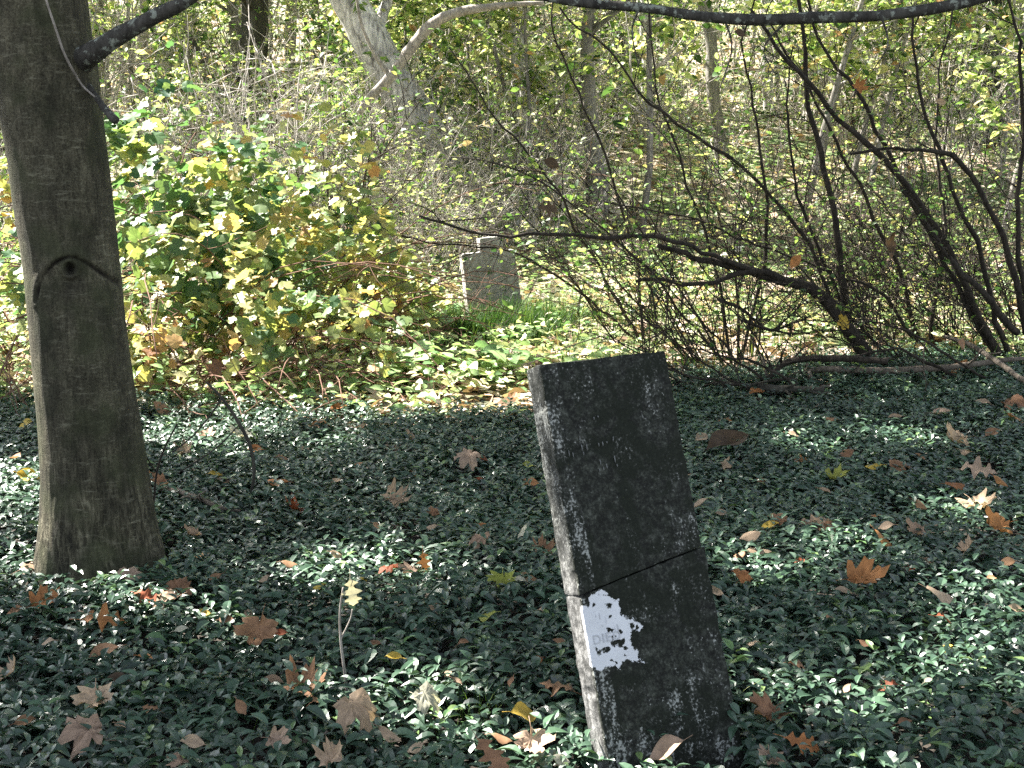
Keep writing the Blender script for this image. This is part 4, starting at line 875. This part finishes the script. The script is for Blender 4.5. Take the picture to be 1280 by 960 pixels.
FT = [
    ('grey tree trunk, first in the row of far trunks right of the big tree', [(128, 120, 30, 21), (126, 60, 30, 20), (122, 0, 30, 18)], 'bark_grey', 1),
    ('slim brown trunk with orange leaves, second in the row of far trunks', [(176, 125, 34, 14), (178, 60, 34, 13), (180, 0, 34, 12)], 'bark_grey', 2),
    ('sunlit reddish trunk, widest of the slim ones in the far left row', [(201, 135, 31, 27), (205, 80, 31, 23), (207, 0, 31, 20)], 'bark_pale', 3),
    ('dark slim trunk just right of the sunlit reddish trunk', [(226, 145, 32, 13), (226, 100, 32, 12), (222, 40, 32, 11), (218, -10, 32, 11)], 'bark_dark', 4),
    ('thin grey trunk between the dark slim trunk and the great dark trunk', [(236, 140, 36, 9), (236, 60, 36, 9), (240, 0, 36, 8)], 'bark_grey', 5),
    ('great dark trunk standing left of the leaning pale trunk', [(306, 140, 28, 40), (316, 90, 28, 36), (320, 40, 28, 34), (318, -20, 28, 32)], 'bark_dark', 6),
    ('pale trunk lit on its left side, close behind the great dark trunk', [(296, 140, 30, 18), (298, 80, 30, 15), (290, 0, 30, 13)], 'bark_grey', 7),
    ('thick pale barked tree leaning to the left at the middle of the thicket', [(655, 312, 19, 52), (600, 255, 19, 50), (560, 205, 19, 50), (525, 150, 19, 48), (490, 98, 19, 46), (458, 50, 19, 46), (425, -5, 19, 46), (400, -60, 19, 42)], 'bark_pale', 8),
    ('grey trunk directly left of the leaning pale tree', [(427, 165, 24, 22), (428, 110, 24, 19), (432, 50, 24, 17), (436, 0, 24, 16)], 'bark_grey', 9),
    ('thin pale trunk, left one of the pair behind the small headstone', [(646, 170, 21, 9), (644, 100, 21, 8), (640, 40, 21, 7), (636, -10, 21, 7)], 'bark_pale', 10),
    ('thin pale trunk, right one of the pair behind the small headstone', [(658, 172, 21.5, 9), (652, 100, 21.5, 8), (654, 40, 21.5, 8), (660, -10, 21.5, 7)], 'bark_pale', 11),
    ('stout grey trunk half hidden by the leafy shrub above the leaning headstone', [(750, 215, 20, 26), (742, 170, 20, 24), (736, 120, 20, 20), (738, 40, 20, 16), (745, -10, 20, 14)], 'bark_grey', 12),
    ('slanting grey trunk behind the arching shrubs', [(905, 200, 24, 18), (890, 120, 24, 16), (886, 50, 24, 15), (880, -10, 24, 14)], 'bark_grey', 13),
    ('pale far trunk seen between the stems of the arching shrubs', [(962, 190, 30, 16), (960, 100, 30, 14), (958, 0, 30, 13)], 'bark_pale', 14),
    ('dark far trunk behind the shrub with the long curving stem', [(1120, 180, 27, 18), (1125, 90, 27, 17), (1120, 0, 27, 15)], 'bark_dark', 15),
    ('dark far trunk nearest the right edge', [(1248, 180, 25, 22), (1240, 90, 25, 20), (1244, 0, 25, 18)], 'bark_dark', 16),
    ('slender pale tree behind the leafy shrub, right of the stout grey trunk', [(800, 190, 26, 11), (806, 90, 26, 10), (800, 0, 26, 9)], 'bark_pale', 17),
    ('far grey trunk seen over the middle of the bramble mound', [(360, 140, 38, 14), (362, 60, 38, 13), (366, 0, 38, 12)], 'bark_grey', 18),
    ('far grey trunk just right of the leaning pale tree', [(575, 150, 33, 18), (572, 70, 33, 16), (576, 0, 33, 15)], 'bark_grey', 19),
    ('slim dark trunk glimpsed left of the big tree near the top edge', [(4, 190, 22, 12), (2, 90, 22, 11), (-4, 0, 22, 10)], 'bark_dark', 20),
]
for f in FT: far_tree(*f)
# young trees of the hillside: one kind, copied
yt = []
for s_ in range(3):
    r = np.random.default_rng(60 + s_); tm, lm = MB(), MB(); lp = []
    P = grow(r, (0, 0, -.2), (r.normal(0, .1), r.normal(0, .1), 1), 5.5, 0, (0, 0, .2), 10, .06); tube(tm, P, np.linspace(.05, .012, 11), 7)
    st = [grow(r, P[i], (math.cos(a), math.sin(a), .5), r.uniform(.8, 1.7), 0, (0, 0, .3), 7, .15) for i in range(3, 11) for a in r.uniform(0, 6.28, 3)]
    for q in st: tube(lm, q, np.linspace(.014, .004, 8), 4)
    branchy(r, st, lm, lp, 5, .5, 4, .3, .01, leaf_n=2.6)
    yt.append(mk('young_tree', [('trunk', tm, M['bark_grey']), ('branches', lm, M['twig_pale']), ('crown', leaves_on(lp, r, .15), M['shrub_y' if s_ else 'shrub'])]))
ys_ = [(rb.uniform(18, 50), rb.uniform(-30, 1310)) for k in range(84)]
labs = ranked([(px, pix(xa(px, d), d, ground(xa(px, d), d) + 1.5)[1], ['green leaved young tree', 'yellow leaved young tree', 'crooked yellow leaved young tree'][k % 3]) for k, (d, px) in enumerate(ys_)], FARM, ORDW)
for k, (d, px) in enumerate(ys_):
    x = xa(px, d); place_tree(yt[k % 3], (x, d, ground(x, d)), rb.uniform(.8, 1.35), rb.uniform(0, 6.28), 'young_tree', labs[k], 'tree', 'young trees on the far hillside')

# the pale dead branch arching across the leaning trunk
def branch_thing(name, label, lines, mat, cat='branch', group=None, n=40, twigs=0, seed=0, wob=.006):
    p = at(*lines[0][0][:3]); mb = MB(); r = np.random.default_rng(seed)
    for L in lines: px_tube(mb, L, 8 if L[0][3] > 6 else 5, n, wob=wob, seed=seed)
    P0 = smooth_line([at(a, b, c) for a, b, c, w in lines[0]], 20)
    for _ in range(twigs):
        i = r.integers(3, 18); T = grow(r, P0[i], (P0[i] - P0[i - 1]) * 8 + r.normal(0, .5, 3), .35 * r.uniform(.4, 1.2), 0, (0, 0, 0), 5, .2); tube(mb, T, np.linspace(.003, .001, 6), 4)
    o = mb.build(name, M[mat], None, origin=p); return tag(o, label, cat, group)
branch_thing('dead_branch', 'pale bare branch arching in front of the leaning pale trunk', [[(448, 142, 17, 7), (462, 122, 17, 10), (488, 96, 17, 13), (512, 62, 17, 13), (540, 30, 17, 13), (575, 15, 17, 12), (625, 7, 17, 8), (680, 4, 17, 4)], [(488, 96, 17, 7), (470, 70, 17, 5), (452, 30, 17, 4), (445, -10, 17, 3)]], 'deadwood', twigs=14)
branch_thing('dead_branch', 'dark curved bare limb sagging toward the foot of the great dark trunk', [[(296, 128, 27, 12), (276, 118, 27, 13), (262, 100, 27, 12), (250, 70, 27, 10), (238, 48, 27, 8), (228, 10, 27, 5)]], 'bark_dark', twigs=10, seed=2)
# ------------------------------------------------------------------ sticks on and in the periwinkle
def ground_px(px, py, lift):
    p = on_ground(px, py, .06 + lift); return p
def stick(label, pts, mat='stick', seed=0, twigs=3, name='fallen_stick', cat='stick'):
    """pts: (px, py, width px, lift)"""
    P = np.array([on_ground(a, b, l) for a, b, w, l in pts]); W = [w / 2 / F * p[1] for (a, b, w, l), p in zip(pts, P)]; L = smooth_line(P, 30); w = np.interp(np.linspace(0, len(P) - 1, 30), range(len(P)), W)
    mb = MB(); L = L + .004 * np.stack([noise(L, 12, seed), noise(L, 12, seed + 1), noise(L, 12, seed + 2)], -1); tube(mb, L, w * (1 + .15 * noise(L, 30, seed)), 7); r = np.random.default_rng(seed)
    for _ in range(twigs):
        i = r.integers(5, 27); T = grow(r, L[i], (L[i] - L[i - 1]) / np.linalg.norm(L[i] - L[i - 1]) + r.normal(0, .6, 3) * [1, 1, .5] + [0, 0, .2], .18 * r.uniform(.5, 1.4), 0, (0, 0, 0), 5, .2); tube(mb, T, np.linspace(w[i] * .5, w[i] * .2 + .0004, 6), 5)
    return tag(mb.build(name, M[mat], None, origin=L[0]), label, cat)
stick('bare grey stick lying beside the right foot of the big tree', [(188, 613, 6, .07), (215, 612, 7, .1), (245, 622, 7, .12), (275, 635, 5, .12), (300, 638, 3, .1)], seed=1)
branch_thing('dead_twig', 'dark dead twig arching up out of the periwinkle right of the big tree', [[(312, 628, 5.9, 3.5), (318, 590, 5.9, 4.5), (312, 555, 5.9, 5), (297, 525, 5.9, 5), (278, 497, 5.9, 4), (258, 476, 5.9, 3)], [(278, 497, 5.9, 3), (262, 520, 5.9, 2.5), (240, 545, 5.9, 2), (215, 565, 5.9, 2)], [(300, 530, 5.9, 2), (270, 560, 5.9, 2), (225, 590, 5.9, 2)]], 'bark_dark', 'twig', n=24, seed=4)
branch_thing('dead_twig', 'thin dark twig standing close to the right side of the big tree', [[(192, 630, 5.2, 3), (196, 590, 5.2, 3), (206, 560, 5.2, 2.5), (222, 530, 5.2, 2)], [(196, 592, 5.2, 2), (182, 570, 5.2, 2), (170, 550, 5.2, 1.5)]], 'twig', 'twig', n=20, seed=5)
branch_thing('dead_twig', 'thin grey twig standing upright with a pale oak leaf at its top', [[(434, 872, 3.55, 4), (430, 840, 3.55, 4), (425, 800, 3.55, 3.5), (424, 765, 3.55, 3), (428, 735, 3.55, 2.5)], [(425, 800, 3.55, 2.5), (437, 775, 3.55, 2), (440, 762, 3.55, 2)]], 'deadwood', 'twig', n=20, seed=6)
stick('thin upright weed stalk between the big tree and the headstone, tipped with nothing', [(592, 722, 2.5, .02), (594, 705, 2.5, .05), (595, 690, 2, .08)], seed=7, twigs=0)
stick('long bare branch lying along the foot of the arching shrubs', [(985, 470, 5, .10), (1020, 462, 8, .16), (1100, 463, 9, .16), (1180, 460, 9, .16), (1240, 452, 7, .18), (1300, 446, 5, .2)], seed=8, twigs=4)
stick('grey branch slanting down across the right edge over the lying branch', [(1180, 421, 5, .3), (1215, 432, 6, .3), (1250, 455, 7, .25), (1290, 482, 7, .2)], seed=9, twigs=1)
stick('dark fallen branch among the low tangle behind the headstone', [(860, 470, 5, .1), (900, 480, 9, .12), (960, 485, 10, .14), (1030, 488, 8, .14)], 'bark_dark', seed=10, twigs=6)
stick('second dark fallen branch, curving over the long bare branch', [(960, 474, 6, .15), (985, 452, 8, .25), (1040, 448, 9, .3), (1110, 452, 8, .3)], 'twig', seed=11, twigs=5)
stick('pale broken stub standing at the end of the dark fallen branch', [(1018, 485, 7, .05), (1012, 470, 6, .15), (1009, 456, 5, .2)], seed=12, twigs=0)
stick('short pale peg of dead stem left of the pale broken stub', [(966, 484, 4, .05), (958, 468, 4, .15), (953, 446, 4, .25)], seed=13, twigs=0)
stick('thin pale stick lying in the periwinkle under the shrubs', [(890, 498, 3, .08), (960, 490, 4, .1), (1040, 482, 3, .12)], seed=14, twigs=2)
stick('short brown stick poking from the periwinkle near the bottom edge', [(376, 950, 8, .02), (380, 935, 7, .05), (383, 922, 6, .07)], seed=15, twigs=0)
stick('stick leaning beside the short brown one near the bottom edge', [(392, 940, 5, .02), (402, 926, 5, .05), (410, 913, 4, .08)], seed=16, twigs=0)
stick('thin pale twig lying left of the big tree foot', [(28, 715, 3, .05), (33, 728, 3, .08), (32, 745, 3, .05)], seed=17, twigs=0)
stick('fine twig lying beside the orange leaf below the big tree', [(72, 760, 2, .08), (100, 765, 2.5, .09), (125, 770, 2, .08)], seed=18, twigs=1)

# ------------------------------------------------------------------ fallen leaves, each one a thing
def leaf_colour(name, a, b_):
    return leaf_mat(name, [(0, a), (1, b_)], .6, .3, .3, mottle=.3, mscale=30, tcol=(1, .95, .7))
LC = {'tan': leaf_colour('tan_leaf', (.42, .29, .19), (.56, .42, .29)), 'brown': leaf_colour('brown_leaf', (.30, .16, .09), (.38, .22, .12)), 'pinkish brown': leaf_colour('pink_brown_leaf', (.36, .24, .165), (.50, .36, .26)),
      'orange': leaf_colour('orange_leaf', (.42, .17, .06), (.50, .24, .09)), 'yellow': leaf_colour('yellow_leaf', (.62, .42, .07), (.68, .50, .10)), 'yellow green': leaf_colour('yellow_green_leaf', (.32, .36, .07), (.42, .42, .10)),
      'pale': leaf_colour('pale_leaf', (.50, .48, .36), (.60, .58, .46)), 'rust red': leaf_colour('rust_leaf', (.30, .08, .035), (.36, .11, .05)), 'dark brown': leaf_colour('dark_brown_leaf', (.075, .05, .03), (.12, .08, .05))}
MAPLE = [polar_leaf(MAPLE_H, .42 * s, .16, i + 20, (.33, .66, 1.0)) for i, s in enumerate((1, -.8, 1.3))]
OAK = [oak_leaf(i + 30, .3 if i != 1 else -.3, .5) for i in range(3)]
SIMP = [(V_ + np.stack([0 * V_[:, 0], 0 * V_[:, 0], .05 * np.sin(V_[:, 0] * 7 + i)], -1), f) for i, (V_, f) in enumerate([strip_leaf([(0, .01, .01), (.08, .1, .09), (.22, .24, .2), (.38, .31, .3), (.55, .3, .31), (.72, .2, .24), (.87, .1, .11), (1, .005, .005)], c, d, .5) for c, d in ((.4, .3), (-.3, .5), (.7, .1))])]
FL = """
60 745 m orange 38|125 772 o orange 46|207 752 o pinkish_brown 34|226 786 s pale 16|180 820 s orange 18|132 812 s brown 34|15 836 m tan 30|119 874 m tan 48|150 848 s dark_brown 26|97 925 m pinkish_brown 54|320 792 m brown 54|297 787 s pale 13|281 771 s brown 20
256 765 s yellow 15|238 665 m tan 24|313 681 s pale 12|383 846 m brown 54|344 851 s tan 26|242 926 s tan 27|222 948 m pinkish_brown 28|352 922 m pinkish_brown 32|413 938 m tan 36|399 869 o brown 24|38 704 o tan 30|165 718 m pinkish_brown 30|215 735 m brown 42|398 729 s yellow 16|180 742 o rust_red 30
440 770 o pale 30|430 757 s orange 13|455 720 s yellow 13|482 708 m rust_red 27|510 712 m pinkish_brown 27|530 728 o orange 26|595 678 m pinkish_brown 30|604 657 s orange 16|652 664 s pale 18|678 680 m brown 30|628 725 m yellow_green 38|648 722 s pale 22|662 719 s brown 22|608 766 s yellow_green 30
493 820 s yellow 24|540 878 m pale 42|655 888 s yellow 40|452 898 m tan 58|486 914 s tan 30|626 916 s brown 24|668 930 m pinkish_brown 50|612 945 o brown 52|702 854 o brown 40|672 823 s orange 16|833 938 s pinkish_brown 46|700 945 s pale 20|422 936 s tan 18
955 888 m brown 50|1000 926 o orange 40|962 948 m pinkish_brown 36|930 717 m orange 24|894 738 s tan 22|946 686 s tan 28|940 668 s tan 24|962 656 s yellow 22|975 646 m brown 24|1016 650 o tan 38|1055 738 s tan 20|1088 716 m orange 54|1135 712 m rust_red 15|1175 742 s tan 42
1105 675 s orange 28|1140 661 m pinkish_brown 28|1180 772 o rust_red 24|1185 806 s yellow 16|995 827 o brown 26|1112 853 o rust_red 22|1240 656 m orange 40|1268 880 s tan 20|943 760 s pale 11|1213 896 s pale 14|1160 850 s pale 12
1190 548 m tan 34|1205 562 o tan 24|1216 586 o pinkish_brown 40|1193 604 s orange 28|1225 628 m tan 46|1272 506 m brown 30|1270 522 s orange 26|1177 514 s pinkish_brown 26|1093 580 s yellow 18|1047 590 m yellow_green 32|1000 573 o orange 20|1127 584 m brown 28|910 580 m tan 17
905 521 s orange 22|877 545 s tan 20|912 549 s dark_brown 56|876 628 s tan 20|1108 655 s tan 18|1198 456 s orange 26|946 486 s orange 22|1090 470 s rust_red 14|1240 540 s brown 22|1060 565 s brown 18|1030 612 s tan 15|1160 700 s tan 14
448 533 m tan 24|422 508 s orange 22|488 556 m pinkish_brown 24|582 580 m pinkish_brown 30|603 571 s rust_red 14|590 546 s brown 16|498 620 m tan 36|599 598 s rust_red 9|559 617 s pale 10|664 600 s orange 26|660 580 s yellow_green 13|644 495 m brown 22|560 520 s brown 14
364 630 m rust_red 30|348 599 s orange 26|196 600 m brown 24|268 590 s yellow 16|281 601 m pinkish_brown 18|32 530 s yellow 20|34 592 s yellow 26|20 570 s brown 20|203 512 s brown 24|300 541 m pale 30|400 527 s orange 20|232 560 m tan 24|320 560 s orange 18|352 570 s brown 15|255 540 m pinkish_brown 24|180 590 s orange 20
540 655 s tan 14|470 655 s brown 12|420 690 s tan 16|360 700 s brown 18|330 720 s tan 14|555 745 s brown 18|520 780 s tan 13|470 800 s brown 14|560 840 s tan 13|700 800 s brown 16|1080 800 s brown 14|1030 770 s brown 15|1240 720 s brown 14|940 800 s tan 14|1130 900 s brown 16|150 905 s tan 18|190 880 o brown 20|250 690 s orange 14|270 720 s brown 16|310 765 s tan 14|350 790 s rust_red 16|540 760 s tan 12|580 800 s brown 16|520 930 s tan 20|570 850 s pinkish_brown 15|640 850 s brown 14|680 760 s tan 14|420 600 s tan 14|450 580 s brown 14|520 590 s orange 12|380 560 s tan 14|540 640 m brown 18|510 545 m tan 18|900 640 s tan 16|925 690 s brown 16|1000 700 s rust_red 14|1040 660 m brown 20|1090 640 s orange 16|1150 630 s brown 18|1210 680 m tan 22|1260 700 s brown 18|950 600 s brown 14|990 540 s tan 14|1040 520 s brown 16|1120 520 s tan 16|1230 500 s tan 18|1250 600 s orange 18|1150 570 s brown 14|860 590 s tan 12|1270 760 s tan 18|1060 860 s tan 16|300 880 s brown 20|60 800 s tan 16|20 760 s brown 18|30 900 s brown 22|280 840 s tan 14"""
KN = {'m': ('maple leaf', MAPLE), 'o': ('oak leaf', OAK), 's': ('oval leaf', SIMP)}
LM = [('big tree', 125, 700), ('leaning headstone', 815, 800), ('upright twig', 430, 800), ('arching shrubs', 1080, 450), ('bramble mound', 330, 490), ('lower right corner', 1270, 950), ('lower left corner', 10, 950)]
ORD = ['nearest', 'second nearest', 'third nearest', 'fourth nearest', 'fifth nearest', 'sixth nearest', 'seventh nearest', 'eighth nearest', 'ninth nearest', 'tenth nearest']
rl = np.random.default_rng(3); recs = []
for tok in FL.replace('\n', '|').split('|'):
    t = tok.split()
    if len(t) < 5: continue
    recs.append([int(t[0]), int(t[1]), t[2], t[3].replace('_', ' '), int(t[4])])
key = {}
for q, r_ in enumerate(recs):
    ds = [math.hypot(r_[0] - a, (r_[1] - b) * 1.5) for _, a, b in LM]; li = int(np.argmin(ds)); side = 'left' if r_[0] < LM[li][1] else 'right'
    sz = 'large' if r_[4] > 36 else ('small' if r_[4] < 20 else 'medium'); r_ += [li, side, ds[li], sz]; key.setdefault((r_[3], r_[2], li, side, sz), []).append(q)
for q, (px, py, kd_, colr, wpx, li, side, dd_, sz) in enumerate(recs):
    p = on_ground(px, py + wpx * .12, .108 + .03 * rl.random()); scale = wpx / F * np.linalg.norm(p - [0, 0, CAMZ]) * (.92 if kd_ == 'm' else 1.08)
    tv, tf = KN[kd_][1][rl.integers(0, 3)]; nrm = np.array([[rl.normal(0, .28), -.42 + rl.normal(0, .22), 1.0]])
    if kd_ != 'm': ang = rl.choice([0, math.pi]) + rl.normal(0, .5)
    else: ang = rl.uniform(0, 6.28)
    if (px, py) in ((440, 770), (530, 728)): nrm = np.array([[.25, -1, .25]]); ang = -1.3; p = at(px, py - 18, 3.55 if px == 440 else 4.6)
    Mx = rot_mats(nrm, np.array([ang]), [scale])
    V = np.einsum('ij,nj->ni', Mx[0], tv - [.45, 0, 0]); V[:, 2] -= min(0, V[:, 2].min() + .02) if py > 500 else 0
    mb = MB(); mb.add(V, tf, rl.random()); 
    # the leaf stalk
    b_pt = V[0] if kd_ != 'm' else (Mx[0] @ (tv[np.argmin(tv[:, 0])] - [.45, 0, 0])); dr = b_pt / (np.linalg.norm(b_pt) + 1e-9)
    tube(mb, [b_pt * .6, b_pt + dr * scale * .08, b_pt + dr * scale * .3 + [0, 0, -.004]], [.0012, .0011, .0009], 4, .2)
    o = mb.build('fallen_leaf', LC[colr]); o.location = Vector([float(v) for v in p])
    grp = key[(colr, kd_, li, side, sz)]; lab = f"{sz + ' ' if sz != 'medium' else ''}{colr} fallen {KN[kd_][0]}"
    nm_ = LM[li][0]; where = 'the ' + nm_
    if len(grp) > 1:
        o_ = sorted(grp, key=lambda k_: recs[k_][7]).index(q); lab += f", {ORD[o_]} to {where} on its {side}"
    else: lab += f" on the periwinkle, {'left' if side == 'left' else 'right'} of {where}" if 'corner' not in nm_ else f" on the periwinkle at the {side} of the {nm_}"
    if len(lab.split()) > 15: lab = lab.replace('fallen ', '')
    tag(o, lab, 'leaf', 'fallen leaves on the periwinkle')
# dead leaves caught in the arching shrubs
HL = [(1076, 106, 9.0, 'orange', 'm', 22, 'orange brown dead leaf caught high in the arching shrubs'), (1176, 128, 9.0, 'tan', 's', 18, 'tan dead leaf caught on twigs right of the orange one'), (1050, 404, 8.9, 'yellow', 'm', 24, 'bright yellow maple leaf caught in front of the gnarled stem'),
      (995, 326, 8.9, 'orange', 's', 26, 'orange leaf caught above the gnarled stem'), (1108, 305, 8.8, 'dark brown', 'm', 34, 'dark curled leaf hanging in the shrub with the long curving stem'), (685, 260, 8.4, 'dark brown', 'o', 40, 'dark withered oak leaf hanging above the small headstone'), (690, 205, 8.5, 'dark brown', 's', 28, 'dark withered leaf hanging highest above the small headstone'),
      (924, 42, 4.9, 'dark brown', 's', 20, 'brown leaf hanging under the mossy limb'), (1205, 430, 8.6, 'brown', 's', 24, 'brown leaf caught low beside the slanting grey branch'), ]
for px, py, d, colr, kd_, wpx, lab in HL:
    wpx *= .8
    tv, tf = KN[kd_][1][rl.integers(0, 3)]; sc_ = wpx / F * d; Mx = rot_mats(np.array([[rl.normal(0, .4), -1, .3]]), np.array([rl.uniform(0, 6)]), [sc_]); V = np.einsum('ij,nj->ni', Mx[0], tv - [.45, 0, 0]); mb = MB(); mb.add(V, tf, .5)
    tube(mb, [[0, 0, 0], [0, .01, sc_ * .4], [.01, .02, sc_ * .8]], [.0015, .0012, .001], 4)
    o = mb.build('dead_leaf', LC[colr]); p = at(px, py, d); o.location = Vector([float(v) for v in p]); tag(o, lab, 'leaf', 'dead leaves caught in the shrubs')
for o in bpy.data.objects:
    if 'used' in o: del o['used']
